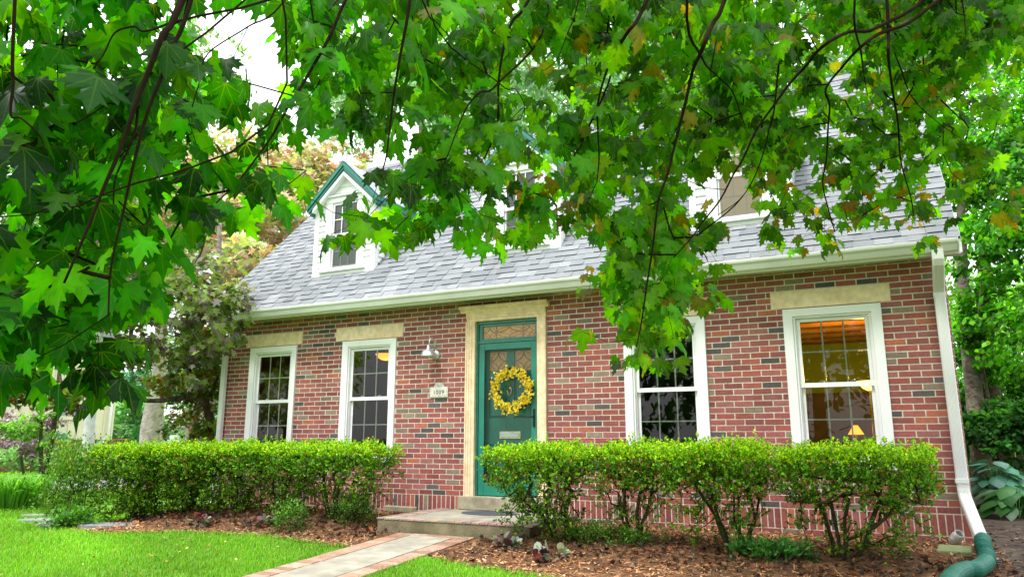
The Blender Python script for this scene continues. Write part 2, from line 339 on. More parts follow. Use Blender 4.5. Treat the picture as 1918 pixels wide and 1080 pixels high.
# sidewalk to the door: concrete with brick borders, slopes away from the step
def path():
    yb=[-1.42,-2.2,-3.0,-3.8,-5,-6.5,-8.5]; Z=[-.318,-.36,-.405,-.447,-.555,-.69,-.865]
    b=MB(); cm=MB()
    for i in range(len(yb)-1):
        y1,y0=yb[i],yb[i+1]; z1,z0=Z[i],Z[i+1]
        cm.quad((-4.80,y0+.006,z0),(-4.26,y0+.006,z0),(-4.26,y1,z1),(-4.80,y1,z1))
        cm.quad((-4.80,y0,z0-.05),(-4.26,y0,z0-.05),(-4.26,y1,z1-.05),(-4.80,y1,z1-.05))
    zz=lambda y: float(np.interp(-y,[-a for a in yb],Z))
    pc=[(.38,.22,.15),(.32,.19,.13),(.42,.27,.20),(.34,.25,.19)]
    def pb(x0,x1,y0,y1):
        kk=random.uniform(.8,1.2); b.col=tuple(c*kk for c in random.choice(pc)); h=random.uniform(0,.004)
        b._add([(x0,y0,zz(y0)+h),(x1,y0,zz(y0)+h),(x1,y1,zz(y1)+h),(x0,y1,zz(y1)+h),(x0,y0,zz(y0)-.07),(x1,y0,zz(y0)-.07),(x1,y1,zz(y1)-.07),(x0,y1,zz(y1)-.07)],
               [(0,1,2,3),(0,4,5,1),(1,5,6,2),(2,6,7,3),(3,7,4,0)])
    y=-1.53
    while y>-8.3:
        pb(-5.02,-4.815,y-.098,y); pb(-4.245,-4.04,y-.098,y); y-=.105
    x=-5.02
    while x<-4.06:
        pb(x,min(x+.098,-4.04),-1.525,-1.425); x+=.1045
    cm.quad((-5.03,-8.3,-.93),(-4.03,-8.3,-.93),(-4.03,-1.41,-.338),(-5.03,-1.41,-.338))
    o=cm.build('path','conc'); tag(o,kind='structure')
    o=b.build('path_border','paver',bevel=.004); tag(o,kind='structure')
path()
def porch():
    root=empty('porch_step',(-4.4,-.7,-.33),'raised concrete landing with brick edging in front of the green door','step')
    b=MB(); b.box(-5.345,-3.395,-1.405,-.01,-.6,-.186); b.build('riser','concdk',root,bevel=.01)
    b=MB(); b.box(-5.12,-3.62,-1.19,-.012,-.1855,-.168); b.build('slab','conc',root,bevel=.004)
    b=MB(); pc=[(.36,.28,.21),(.33,.25,.19),(.40,.33,.26),(.36,.30,.24)]
    def br(x0,x1,y0,y1):
        b.col=tuple(c*random.uniform(.8,1.15) for c in random.choice(pc)); b.box(x0,x1,y0,y1,-.1855,-.165+random.uniform(-.002,.002))
    x=-5.35
    while x<-3.42: br(x,x+.098,-1.415,-1.20); x+=.105
    y=-1.19
    while y<-.12: br(-5.35,-5.13,y,y+.098); br(-3.61,-3.39,y,y+.098); y+=.105
    b.build('brick_edging','paver',root,bevel=.003)
porch()
# ================================================================== BRICK HOUSE
HX0,HX1,HD=-9.52,.735,7.0
house=empty('brick_house',(-4.4,0,-.3),'red brick cottage with three white dormers, grey shingle roof and green front door','house')
CRS,BL=.0677,.211
WIN=[(-8.955,-7.998),(-7.105,-6.142),(-2.757,-1.760),(-.885,.110)]
LINT=[(-9.05,-7.905),(-7.25,-6.04),(-2.862,-1.653),(-1.005,.215)]
OPEN=[(a,b,.46,2.165) for a,b in WIN]+[(a,b,2.165,2.362) for a,b in LINT]+[(-4.99,-3.79,0,2.42),(-5.045,-3.735,-.3,0)]
SOL=[(.295,.088,.082),(.27,.08,.077),(.325,.102,.095),(.25,.078,.075),(.29,.11,.105),(.32,.088,.075)]
def bcol():
    r=random.random()
    if r<.80: c=random.choice(SOL); k=random.uniform(.82,1.2)
    elif r<.89: c=(.25,.185,.145); k=random.uniform(.8,1.2)
    elif r<.96: c=(.11,.09,.095); k=random.uniform(.7,1.2)
    else: c=(.42,.13,.08); k=1
    return tuple(x*k for x in c)
def brickwall(name,fr,L0,L1,rows,opens,soldier=True):
    """fr(u,d,z)->point ; u along wall, d outward"""
    b=MB()
    def put(u0,u1,z0,z1):
        segs=[(u0,u1)]
        for (a,c,p,q) in opens:
            if z1<=p+.006 or z0>=q-.006: continue
            ns=[]
            for s0,s1 in segs:
                if c<=s0 or a>=s1: ns.append((s0,s1)); continue
                if a-s0>.03: ns.append((s0,a-.004))
                if s1-c>.03: ns.append((c+.004,s1))
            segs=ns
        b.col=bcol()
        for s0,s1 in segs:
            e=.0025; d=.006+random.uniform(-.0015,.0015); j=lambda: random.uniform(-.0012,.0012)
            vs=[fr(s0,0,z0),fr(s1,0,z0),fr(s1,0,z1),fr(s0,0,z1),fr(s0+e+j()*.5,d,z0+e+j()),fr(s1-e,d,z0+e+j()),fr(s1-e,d,z1-e+j()),fr(s0+e,d,z1-e+j())]
            b._add(vs,[(4,5,6,7),(0,1,5,4),(1,2,6,5),(2,3,7,6),(3,0,4,7)])
    for k in range(1,rows+1):
        off=0 if k%2 else BL/2; n0=math.floor((L0-off)/BL)-1; u=n0*BL+off
        while u<L1:
            u0=max(u+.0055,L0+.001); u1=min(u+BL-.0055,L1-.001)
            if u1-u0>.03: put(u0,u1,(k-1)*CRS+.0055,k*CRS-.0055)
            u+=BL
    if soldier:
        u=math.floor(L0/.0703)*.0703
        while u<L1:
            u0=max(u+.0055,L0+.001); u1=min(u+.0703-.0055,L1-.001)
            if u1-u0>.02: put(u0,u1,-.205,-.006)
            u+=.0703
        u=math.floor(L0/BL)*BL
        for zz in (-.272,-.34,-.41):
            u=math.floor(L0/BL)*BL
            while u<L1:
                u0=max(u+.0055,L0+.001);u1=min(u+BL-.0055,L1-.001)
                if u1-u0>.03: put(u0,u1,zz,zz+.056)
                u+=BL
    # mortar sheet with the openings cut out
    b.m=1; b.col=(1,1,1)
    xs=sorted({L0,L1}|{v for o in opens for v in o[:2] if L0<v<L1}); zs=sorted({-.6,rows*CRS}|{v for o in opens for v in o[2:] if -.6<v<rows*CRS})
    for i in range(len(xs)-1):
        for j in range(len(zs)-1):
            cx,cz=(xs[i]+xs[i+1])/2,(zs[j]+zs[j+1])/2
            if any(a<cx<c and p<cz<q for a,c,p,q in opens): continue
            b.quad(fr(xs[i],.0015,zs[j]),fr(xs[i+1],.0015,zs[j]),fr(xs[i+1],.0015,zs[j+1]),fr(xs[i],.0015,zs[j+1]))
    for (a,c,p,q) in opens:   # reveals
        b.quad(fr(a,.001,p),fr(a,-.2,p),fr(a,-.2,q),fr(a,.001,q)); b.quad(fr(c,.001,p),fr(c,-.2,p),fr(c,-.2,q),fr(c,.001,q)); b.quad(fr(a,.001,q),fr(c,.001,q),fr(c,-.2,q),fr(a,-.2,q))
    return b.build(name,['brick','mortar'],house)
brickwall('wall',lambda u,d,z:(u,-d,z),HX0,HX1,39,OPEN)
brickwall('wall',lambda u,d,z:(HX1+d,u,z),0.0,HD,39,[])
brickwall('wall',lambda u,d,z:(HX0-d,u,z),0.0,HD,39,[])
b=MB(); b.box(HX0,HX1,HD,HD+.2,-.6,2.65); b.build('rear_wall','farbrick',house)
# interior
EZ,SL,YE=2.70,1.0,-.40
YR=3.3; RZ=EZ+(YR-YE)*SL
b=MB(); b.box(HX0+.02,HX1-.02,.25,HD-.02,2.42,2.50); b.build('ceiling','darkroom',house)
b=MB(); b.box(HX0+.02,HX1-.02,.2,HD-.02,-.12,-.02); b.build('interior_floor','wood',house)
b=MB(); b.box(-1.32,HX1-.03,5.4,5.5,-.02,2.42); b.box(HX1-.06,HX1-.03,.22,5.4,-.02,2.42); b.box(-1.34,-1.325,.22,5.4,-.02,2.42); b.build('interior_wall','wallgreen',house)
b=MB(); b.box(HX0+.05,-1.4,4.0,4.1,-.02,2.42); b.box(-1.40,-1.345,.22,4.0,-.02,2.42); b.box(-3.6,-3.5,.22,4.0,-.02,2.42); b.box(-5.4,-5.3,.22,4.0,-.02,2.42); b.box(HX0+.03,HX0+.06,.22,4.,-.02,2.42); b.build('interior_wall','darkroom',house)
b=MB(); b.box(-1.32,HX1-.06,.3,5.4,2.405,2.418); b.build('wooden_ceiling','wood',house)
for y in np.arange(.7,5.3,.62): b=MB(); b.box(-1.32,HX1-.06,y,y+.03,2.372,2.4045); b.build('beam_shadow_board','darkwood',house)  # dark boards stand in for the shaded faces of ceiling beams
b=MB(); b.box(-1.32,HX1-.06,5.36,5.398,-.02,1.50); b.box(-1.32,HX1-.06,5.345,5.398,1.5005,1.55); b.build('wall_dark_panel','darkwood',house)  # added dark panel, makes the lower back wall read as dim
# stone lintels
for a,c in LINT:
    b=MB(); b.box(a+.002,c-.002,-.012,.15,2.168,2.360); b.build('lintel','stone',house,bevel=.004)
# windows
def window(a,c,zb=.46,zt=2.155):
    w=MB(); cw=.098
    # mitred sloping casing
    def cas(p,q,o0,o1):
        pass
    y0,y1=-.030,-.018
    O=[(a,zb),(c,zb),(c,zt),(a,zt)]; I=[(a+cw,zb+.05),(c-cw,zb+.05),(c-cw,zt-cw*.85),(a+cw,zt-cw*.85)]
    for i in range(4):
        j=(i+1)%4; o1,o2,i1,i2=O[i],O[j],I[i],I[j]
        w.quad((o1[0],y0,o1[1]),(o2[0],y0,o2[1]),(i2[0],y1,i2[1]),(i1[0],y1,i1[1]))
        w.quad((o1[0],y0,o1[1]),(o2[0],y0,o2[1]),(o2[0],.10,o2[1]),(o1[0],.10,o1[1]))
        w.quad((i1[0],y1,i1[1]),(i2[0],y1,i2[1]),(i2[0],.10,i2[1]),(i1[0],.10,i1[1]))
    o=w.build('window','white',house)
    b=MB(); b.box(a-.02,c+.02,-.055,.05,zb-.045,zb-.002); b.build('sill','white',o,bevel=.004)
    fa,fc=a+cw+.001,c-cw-.001; ft=zt-cw*.85-.001; fb=zb+.051; fw=.022
    b=MB(); b.box(fa,fa+fw,.0,.10,fb,ft); b.box(fc-fw,fc,.0,.10,fb,ft); b.box(fa+fw,fc-fw,.0,.10,ft-fw,ft)
    b.box(fa+fw,fa+fw+.012,.03,.10,fb,ft-fw); b.box(fc-fw-.012,fc-fw,.03,.10,fb,ft-fw); b.build('frame','white',o,bevel=.002)
    sa,scc=fa+fw+.013,fc-fw-.013; mz=1.31; sw=.034
    # upper sash (outer) and lower sash (inner)
    for (z0,z1,y,nm) in ((mz-.03,ft-fw-.002,.035,'upper'),(fb+.002,mz+.025,.07,'lower')):
        b=MB(); lo=.06 if nm=='lower' else .05
        b.box(sa,sa+sw,y,y+.03,z0,z1); b.box(scc-sw,scc,y,y+.03,z0,z1); b.box(sa+sw,scc-sw,y,y+.03,z0,z0+lo); b.box(sa+sw,scc-sw,y,y+.03,z1-sw-.004,z1)
        b.build('sash','white',o,bevel=.003)
        ga,gc,g0,g1=sa+sw,scc-sw,z0+lo,z1-sw-.004
        b=MB()
        for t in (1/3,2/3): x=ga+(gc-ga)*t; b.box(x-.008,x+.008,y+.010,y+.022,g0,g1)
        z=(g0+g1)/2; 
        for t in range(3):
            xa=ga+(gc-ga)*t/3+(.008 if t else 0); xb=ga+(gc-ga)*(t+1)/3-(.008 if t<2 else 0); b.box(xa,xb,y+.011,y+.021,z-.008,z+.008)
        b.build('muntin','white',o)
        b=MB(); b.quad((ga-.005,y+.008,g0-.005),(gc+.005,y+.008,g0-.005),(gc+.005,y+.008,g1+.005),(ga-.005,y+.008,g1+.005)); b.build('pane','glass',o)
    b=MB()
    for t in (.28,.72): x=sa+(scc-sa)*t; b=MB(); b.box(x-.03,x+.03,.066,.098,mz+.026,mz+.0362); b.box(x-.012,x+.02,.062,.09,mz+.036,mz+.048); b.build('sash_lock','white',o,bevel=.003)
    return o
for a,c in WIN: window(a,c)
# door surround of carved stone
def surround():
    b=MB(); xa,xb=-4.985,-3.795; ia,ib=-4.852,-3.930; zt=2.30
    prof=[(0,.0),(0,-.045),(.022,-.050),(.026,-.040),(.05,-.040),(.055,-.030),(.085,-.030),(.092,-.02),(.133,-.02),(.133,.12)]
    # left jamb (x from outer to inner), right jamb mirrored
    for s,x0 in ((1,xa),(-1,xb)):
        pts=[(x0+s*p,d) for p,d in prof]; b.prism(pts if s==1 else pts[::-1],'z',0.0,zt)
    pts=[(d,2.42-p*.9) for p,d in prof]; b.prism(pts,'x',xa+.001,xb-.001)
    o=b.build('door_surround','stone',house)
    b=MB(); cor=[(.05,2.421),(-.05,2.421),(-.06,2.44),(-.075,2.452),(-.10,2.462),(-.105,2.475),(-.125,2.48),(-.125,2.50),(.05,2.503)]
    b.prism(cor,'x',xa-.075,xb+.05); b.build('cornice','stone',o)
    b=MB(); b.box(-5.04,-3.74,-.10,.2,-.163,-.001); b.build('door_sill','stonestep',o,bevel=.006)
surround()
def door():
    b=MB(); x0,x1=-4.852,-3.930
    b.box(x0,x0+.03,.03,.2,0,2.30); b.box(x1-.022,x1,.03,.2,0,2.30); b.box(x0+.03,x1-.022,.03,.2,2.262,2.30); b.box(x0+.03,x1-.022,.035,.2,2.0,2.03)
    fr=b.build('front_door','teal',house,bevel=.003)
    b=MB(); a,c=x0+.032,x1-.024   # transom sash
    b.box(a,a+.05,.05,.09,2.032,2.26); b.box(c-.03,c,.05,.09,2.032,2.26); b.box(a+.05,c-.03,.05,.09,2.23,2.26); b.box(a+.05,c-.03,.05,.09,2.032,2.062); b.build('transom_frame','teal',fr,bevel=.003)
    ta,tc,t0,t1=a+.05,c-.03,2.062,2.23
    b=MB(); b.quad((ta,.078,t0),(tc,.078,t0),(tc,.078,t1),(ta,.078,t1)); b.build('transom_glass','amber',fr)
    L=MB()
    def arc(cx,cz,rx,rz,a0,a1,y,n=14): L.tube([(cx+rx*math.cos(t),y,cz+rz*math.sin(t)) for t in np.linspace(a0,a1,n)],.0035,5)
    def motif(a,c,z0,z1,y):
        cx,cz=(a+c)/2,(z0+z1)/2; w,h=(c-a)/2,(z1-z0)/2
        for dx,dz in ((1,1),(1,-1),(-1,1),(-1,-1)):
            th=math.atan2(-dz,-dx); arc(cx+dx*w,cz+dz*h,w,h,th-.78,th+.78,y)
        arc(cx,cz,w*.96,h*.96,0,6.2832,y,26)
    cuts=[ta,ta+(tc-ta)*.25,ta+(tc-ta)*.76,tc]
    for i in range(3): motif(cuts[i]+.005,cuts[i+1]-.005,t0+.01,t1-.01,.074)
    for x in cuts[1:3]: L.tube([(x-.004,.074,t0),(x-.004,.074,t1)],.003,5); L.tube([(x+.008,.074,t0),(x+.008,.074,t1)],.003,5)
    L.build('transom_leading','lead',fr)
    # storm door frame
    b=MB(); s0,s1,sz0,sz1=x0+.033,x1-.026,.012,1.998
    b.box(s0,s0+.085,.045,.075,sz0,sz1); b.box(s1-.085,s1,.045,.075,sz0,sz1); b.box(s0+.085,s1-.085,.045,.075,sz1-.09,sz1); b.box(s0+.085,s1-.085,.045,.075,sz0,sz0+.16)
    b.build('storm_door','tealdk',fr,bevel=.004)
    b=MB(); b.quad((s0+.08,.06,sz0+.15),(s1-.08,.06,sz0+.15),(s1-.08,.06,sz1-.08),(s0+.08,.06,sz1-.08)); b.build('storm_glass','sglass',fr)
    # panelled inner door, slab with recessed panels and raised fields
    b=MB(); d0,d1,dy=x0+.03,x1-.022,.135
    cxm=(d0+d1)/2; st=.115
    cols=[(d0+st,cxm-st*.5),(cxm+st*.5,d1-st)]; rws=[(.20,.66),(1.0,1.52),(1.62,1.90)]
    b.box(d0,d0+st,dy,dy+.05,.01,2.0); b.box(d1-st,d1,dy,dy+.05,.01,2.0); b.box(cxm-st*.5,cxm+st*.5,dy,dy+.05,.01,2.0)
    for a,c in cols:
        zz=[.01]+[v for r in rws for v in r]+[2.0]
        for i in range(0,len(zz),2): b.box(a,c,dy,dy+.05,zz[i],zz[i+1])
        for r0,r1 in rws[:2]:
            b.box(a,c,dy+.018,dy+.03,r0,r1)
            m=.035; b._add([(a+.01,dy+.018,r0+.01),(c-.01,dy+.018,r0+.01),(c-.01,dy+.018,r1-.01),(a+.01,dy+.018,r1-.01),(a+m,dy+.004,r0+m),(c-m,dy+.004,r0+m),(c-m,dy+.004,r1-m),(a+m,dy+.004,r1-m)],[(4,5,6,7),(0,1,5,4),(1,2,6,5),(2,3,7,6),(3,0,4,7)])
    b.build('door_panel','tealdk',fr,bevel=.003)
    L=MB(); g=MB()
    for a,c in cols:
        g.quad((a,dy+.02,1.62),(c,dy+.02,1.62),(c,dy+.02,1.90),(a,dy+.02,1.90)); motif(a+.01,c-.01,1.635,1.885,dy+.014)
        for z in (1.625,1.895): L.tube([(a,dy+.014,z),(c,dy+.014,z)],.006,5)
    g.build('door_light','amber',fr); L.build('leading','lead',fr)
    b=MB(); b.box(cxm-.155,cxm+.155,dy-.012,dy-.001,.735,.83); m=b.build('mail_slot','brass',fr,bevel=.003)
    b=MB(); b.box(cxm-.135,cxm+.135,dy-.020,dy-.0125,.752,.812); b.build('flap','galv',m,bevel=.006)
    b=MB(); b.lathe([(0,0),(.012,.004),(.014,.012),(0,.018)],(cxm,dy,1.50),12,(0,-1,0)); b.build('peephole','brass',fr,True); b=MB()
    b.lathe([(.028,0),(.032,.01),(.012,.02),(0,.02)],(cxm,dy,1.395),16,(0,-1,0)); b.tube([(cxm-.03,dy-.02,1.40),(cxm-.032,dy-.028,1.35),(cxm-.015,dy-.03,1.31),(cxm,dy-.032,1.295),(cxm+.015,dy-.03,1.31),(cxm+.032,dy-.028,1.35),(cxm+.03,dy-.02,1.40)],.007,6)
    b.tube([(cxm,dy-.015,1.42),(cxm,dy-.012,1.46)],.008,6); b.build('knocker','brass',fr,True)
    hx=s1-.045; b=MB(); b.box(hx-.014,hx+.014,.030,.044,.88,1.11); b.tube([(hx,.045,1.01),(hx,.0,1.01),(hx-.02,-.008,1.01),(hx-.12,-.008,1.013)],.009,8); b.build('handle','black',fr,bevel=.002)
door()
# roof: courses of architectural shingles
def roof():
    b=MB(); GC=[(.235,.25,.27),(.26,.275,.292),(.21,.225,.245),(.29,.302,.318),(.245,.26,.28)]
    x0,x1=HX0-.10,HX1+.14; ex=.135; n=int(math.ceil((YR-YE)*math.sqrt(2)/ex)); nn=np.array([0,-.7071,.7071]); dd=np.array([0,.7071,.7071])
    def P(x,s,h): q=np.array([0,YE,EZ])+dd*s+nn*h; return (x,q[1],q[2])
    for r in range(n):
        s0,s1=r*ex-.02,(r+1)*ex; x=x0-random.uniform(0,.2); thick=random.random()<.5
        while x<x1:
            w=random.uniform(.10,.30); a,c=max(x,x0),min(x+w,x1); x+=w; thick=not thick
            if c-a<.01: continue
            h=.016 if thick else .008
            kk=random.uniform(.92,1.08); b.col=tuple(v*kk for v in random.choice(GC))
            b._add([P(a,s0,h),P(c,s0,h),P(c,s1+.02,.001),P(a,s1+.02,.001),P(a,s0,-.01),P(c,s0,-.01)],[(0,1,2,3)])
            k=.30 if thick else .6; b.col=tuple(v*k for v in b.col)  # riser faces coloured darker as the shadow under thick tabs
            b._add([P(a,s0,h),P(c,s0,h),P(c,s0,-.01),P(a,s0,-.01)],[(3,2,1,0)])
            b._add([P(a,s0,h),P(a,s1+.02,.001),P(a,s0,-.01)],[(0,1,2)]); b._add([P(c,s0,h),P(c,s1+.02,.001),P(c,s0,-.01)],[(2,1,0)])
    # rear slope and caps
    b.col=(.3,.32,.35); yb=YR+(YR-YE); b.quad((x0,YR,RZ),(x1,YR,RZ),(x1,yb,EZ),(x0,yb,EZ)); b.quad((x0,YE+.03,EZ),(x1,YE+.03,EZ),(x1,YR,RZ-.03),(x0,YR,RZ-.03))
    x=x0
    while x<x1:
        c=min(x+.2,x1); b.col=tuple(v*random.uniform(.85,1.1) for v in GC[0]); b._add([(x,YR-.12,RZ-.10),(c,YR-.12,RZ-.095),(c,YR,RZ+.035),(x,YR,RZ+.028),(x,YR+.12,RZ-.10),(c,YR+.12,RZ-.095)],[(0,1,2,3),(3,2,5,4)]); x+=.14
    o=b.build('roof','shingle',house)
    for xx in (HX0-.02,HX1+.02): b=MB(); b.poly([(xx,-.0,2.60),(xx,HD,2.60),(xx,YR,RZ-.12)]); b.build('gable_wall','sid',house)
    for xa in (x0-.005,x1-.02):
        b=MB()
        b._add([(xa,YE,EZ-.16),(xa+.025,YE,EZ-.16),(xa+.025,YE,EZ-.012),(xa,YE,EZ-.012),(xa,YR,RZ-.16),(xa+.025,YR,RZ-.16),(xa+.025,YR,RZ-.012),(xa,YR,RZ-.012)],[(0,1,2,3),(4,7,6,5),(0,4,5,1),(1,5,6,2),(2,6,7,3),(3,7,4,0)])
        b.build('rake_board','white',house)
    b=MB(); b.box(x0,x1,-.285,-.002,2.590,2.602); b.build('soffit','soffit',house)
    b=MB()   # continuous vent strip with louvre holes
    for y in (-.205,-.125): b.box(x0+.1,x1-.1,y,y+.006,2.5885,2.5898)
    b.box(x0+.1,x0+.106,-.199,-.125,2.5885,2.5898); b.build('soffit_vent','holes',house)
    b=MB(); b.box(x0,x1,-.31,-.286,2.55,2.72); b.build('fascia','white',house)
    b=MB(); pr=[(-.311,2.575),(-.375,2.575),(-.385,2.60),(-.395,2.63),(-.42,2.655),(-.425,2.675),(-.425,2.692),(-.415,2.694),(-.414,2.68),(-.406,2.66),(-.38,2.635),(-.37,2.60),(-.362,2.583),(-.318,2.583),(-.318,2.69),(-.311,2.69)]
    b.prism(pr,'x',x0-.02,x1-.03); b.prism([(-.31,2.57),(-.38,2.57),(-.43,2.65),(-.432,2.696),(-.31,2.696)],'x',x0-.026,x0-.0205); b.prism([(-.31,2.57),(-.38,2.57),(-.43,2.65),(-.432,2.696),(-.31,2.696)],'x',x1-.0295,x1-.022)
    b.build('gutter','gutter',house)
roof()
def corrugated(pts,w,d,name,parent,m,nr=7):
    """rectangular ribbed downspout sweeping along pts in the y-z plane with x fixed per point"""
    b=MB(); prof=[]
    for i in range(nr*4+1):
        t=i/(nr*4); x=-w/2+.012+(w-.024)*t; prof.append((x,-d/2-(.0 if (i//2)%2 else .003)))
    prof=[(-w/2,-d/2+.01)]+prof+[(w/2,-d/2+.01),(w/2,d/2),(-w/2,d/2)]
    rings=[]; pts=[np.array(p,float) for p in pts]
    for i,p in enumerate(pts):
        t=pts[min(i+1,len(pts)-1)]-pts[max(i-1,0)]; t/=np.linalg.norm(t); out=np.cross(t,[1,0,0]); 
        if out[1]>0: out=-out
        X=np.array([1,0,0.]); X=X-t*(X@t); X/=np.linalg.norm(X); out=np.cross(X,t); 
        if out[1]>0: out=-out
        rings.append([p+X*q[0]-out*q[1] for q in prof])
    n=len(prof); V=[v for r in rings for v in r]; F=[]
    for i in range(len(pts)-1):
        for k in range(n): F.append((i*n+k,i*n+(k+1)%n,(i+1)*n+(k+1)%n,(i+1)*n+k))
    b._add(V,F+[tuple(range(n)),tuple((len(pts)-1)*n+k for k in range(n))]); return b.build(name,m,parent)
dsr=corrugated([(.665,-.36,2.60),(.665,-.36,2.50),(.665,-.345,2.46),(.663,-.12,2.27),(.662,-.075,2.21),(.662,-.07,1.9),(.665,-.065,1.0),(.668,-.065,.26),(.67,-.075,.20),(.675,-.10,.15),(.72,-.44,-.12),(.735,-.52,-.19)],.105,.078,'downspout',house,'gutter')
for z in (2.16,.30):
    b=MB(); b.box(.606,.722,-.112,-.028,z,z+.045); b.build('strap','gutter',dsr,bevel=.003)
dsl=corrugated([(-9.46,-.36,2.60),(-9.46,-.36,2.50),(-9.46,-.345,2.46),(-9.455,-.12,2.27),(-9.45,-.075,2.21),(-9.45,-.07,1.0),(-9.45,-.07,-.2),(-9.45,-.12,-.28),(-9.45,-.4,-.38)],.085,.065,'downspout',house,'gutter')
b=MB(); b.box(-9.498,-9.402,-.108,-.03,2.12,2.16); b.build('strap','gutter',dsl,bevel=.003)
# dormers
def dormer(cx):
    hw=.585; yf=.17; zb=EZ+(yf-YE)*SL+.03; ze=4.50; za=5.04; yb=lambda z: YE+(z-EZ)/SL+.15
    b=MB()
    b.box(cx-hw+.02,cx+hw-.02,yf+.046,yf+.06,zb-.1,ze)   # backing
    # lapped clapboards on the front beside and above the window
    z=zb
    def board(x0,x1,z,h=.1):
        b._add([(x0,yf+.018,z+h),(x1,yf+.018,z+h),(x1,yf,z),(x0,yf,z),(x0,yf+.02,z),(x1,yf+.02,z)],[(3,2,1,0),(5,2,3,4)])
    while z<za-.12:
        top=z+.1
        if z<ze-.12:
            for s in (-1,1):
                xa,xb=sorted((cx+s*.35,cx+s*(hw-.06))); board(xa,xb,z)
        else:
            w=hw*(za-.05-z-.05)/(za-ze); 
            if w>.03: board(cx-w,cx+w,z)
        z+=.1
    # cheeks: stepped clapboards following the roof slope
    for s in (-1,1):
        z=zb
        while z<ze-.01:
            y0=yf+.0; x=cx+s*hw; xo=x+s*.0; y1=yb(z+.1); z1=min(z+.1,ze)
            b._add([(x+s*.016,yf,z),(x+s*.016,yb(z),z),(x,y1,z1),(x,yf,z1),(x,yb(z),z),(x,yf,z)],[(0,1,2,3),(0,5,4,1)]); z+=.1
    b.poly([(cx-hw,yf+.03,ze-.02),(cx+hw,yf+.03,ze-.02),(cx,yf+.03,za)])
    o=b.build('dormer','sid',house)
    b=MB()  # corner boards, window casing, head, sill
    for s in (-1,1):
        xa,xb=sorted((cx+s*(hw-.06),cx+s*(hw+.022))); b.box(xa,xb,yf-.016,yf+.08,zb-.05,ze+.02)
        xa,xb=sorted((cx+s*.26,cx+s*.385)); b.box(xa,xb,yf-.022,yf+.03,zb+.06,4.44)
    b.box(cx-.40,cx+.40,yf-.026,yf+.03,4.441,4.53); b.box(cx-.42,cx+.42,yf-.06,yf+.03,4.531,4.56)
    b.box(cx-.45,cx+.45,yf-.075,yf+.03,zb+.0,zb+.058); b.box(cx-hw-.02,cx+hw+.02,yf-.03,yf+.02,zb-.055,zb-.001)
    b.build('trim','white',o,bevel=.004)
    b=MB(); ga,gc=cx-.255,cx+.255; mz=3.90; z0,z1=zb+.062,4.438
    for (p,q,y) in ((mz-.02,z1,yf-.002),(z0,mz+.02,yf+.016)):
        b.box(ga,ga+.035,y,y+.012,p,q); b.box(gc-.035,gc,y,y+.012,p,q); b.box(ga+.035,gc-.035,y,y+.012,p,p+.045); b.box(ga+.035,gc-.035,y,y+.012,q-.035,q)
        for t in (1/3,2/3): x=ga+.035+(gc-ga-.07)*t; b.box(x-.007,x+.007,y+.002,y+.010,p+.045,q-.035)
        zz=(p+q)/2; b.box(ga+.035,gc-.035,y+.0035,y+.009,zz-.007,zz+.007)
    b.build('window','white',o)
    b=MB(); b.quad((ga+.02,yf+.0135,z0),(gc-.02,yf+.0135,z0),(gc-.02,yf+.0135,z1),(ga+.02,yf+.0135,z1)); b.build('pane','glass',o)
    b=MB(); b.box(ga+.02,gc-.02,yf+.034,yf+.042,z0,z1) ; b.build('curtain','curtain' if cx<-2 else 'beige_curtain',o)
    # gable roof with teal rake mouldings
    ov=.11; sl=(za-ze)/hw; b=MB(); g=MB(); b.col=(.33,.35,.38)
    for s in (-1,1):
        xo=cx+s*(hw+ov); zo=ze-ov*sl+.02; zr=za+.045
        b.col=(.33,.35,.38)
        nrow=8
        for r in range(nrow):
            t0,t1=r/nrow,(r+1)/nrow; xa,xb=xo+(cx-xo)*t0,xo+(cx-xo)*t1; z0_,z1_=zo+(zr-zo)*t0,zo+(zr-zo)*t1; y=yf-.13
            yend0,yend1=yb(z0_),yb(z1_)
            while y<2.6:
                w=random.uniform(.12,.3); kk=random.uniform(.85,1.12); b.col=tuple(v*kk for v in (.44,.47,.50)); e0,e1=min(y+w,yend0),min(y+w,yend1)
                if y<yend1: b._add([(xa,y,z0_+.012),(xa,max(e0,y),z0_+.012),(xb,e1,z1_+.003),(xb,y,z1_+.003),(xa,y,z0_-.004),(xa,max(e0,y),z0_-.004)],[(0,1,2,3),(4,5,1,0)])
                y+=w
        for (dz,th,yo,e) in ((-.012,.055,.135,0),(-.067,.05,.115,.02),(-.117,.035,.10,.04)):
            p=[(xo-s*e,yf-yo,zo+dz),(cx,yf-yo,zr+dz),(cx,yf-yo,zr+dz-th*1.25),(xo-s*e,yf-yo,zo+dz-th*1.25)]; q=[(a,yf+.03,c) for a,_,c in p]
            g._add(p+q,[(0,1,2,3),(4,7,6,5),(0,3,7,4),(0,4,5,1),(3,2,6,7)])
        g.box(min(xo,xo-s*.03),max(xo,xo-s*.03),yf+.031,yb(ze)-.1,zo-.10,zo-.008)
    b.build('roof','shingle',o); g.build('rake_trim','teal',o)
    g=MB()
    for s in (-1,1):
        xo=cx+s*(hw+.01); g.poly([(xo,yf-.105,ze-.13),(cx,yf-.105,za-.13),(cx,yf-.105,za-.19),(xo,yf-.105,ze-.20)]) ; g.poly([(xo,yf-.104,ze-.20),(cx,yf-.104,za-.19),(cx,yf+.01,za-.19),(xo,yf+.01,ze-.20)])
    g.build('frieze','white',o)
    return o
MT['leaf2']=leafmat('broad_leaf',.5,.35,.025,(1.35,1.4,.4))
MT['postpaint']=mat('mint_paint',(.50,.62,.56),.7,.2,4,.3,30,col2=(.66,.70,.66))
for cx in (-7.33,-4.25,-1.30): dormer(cx)
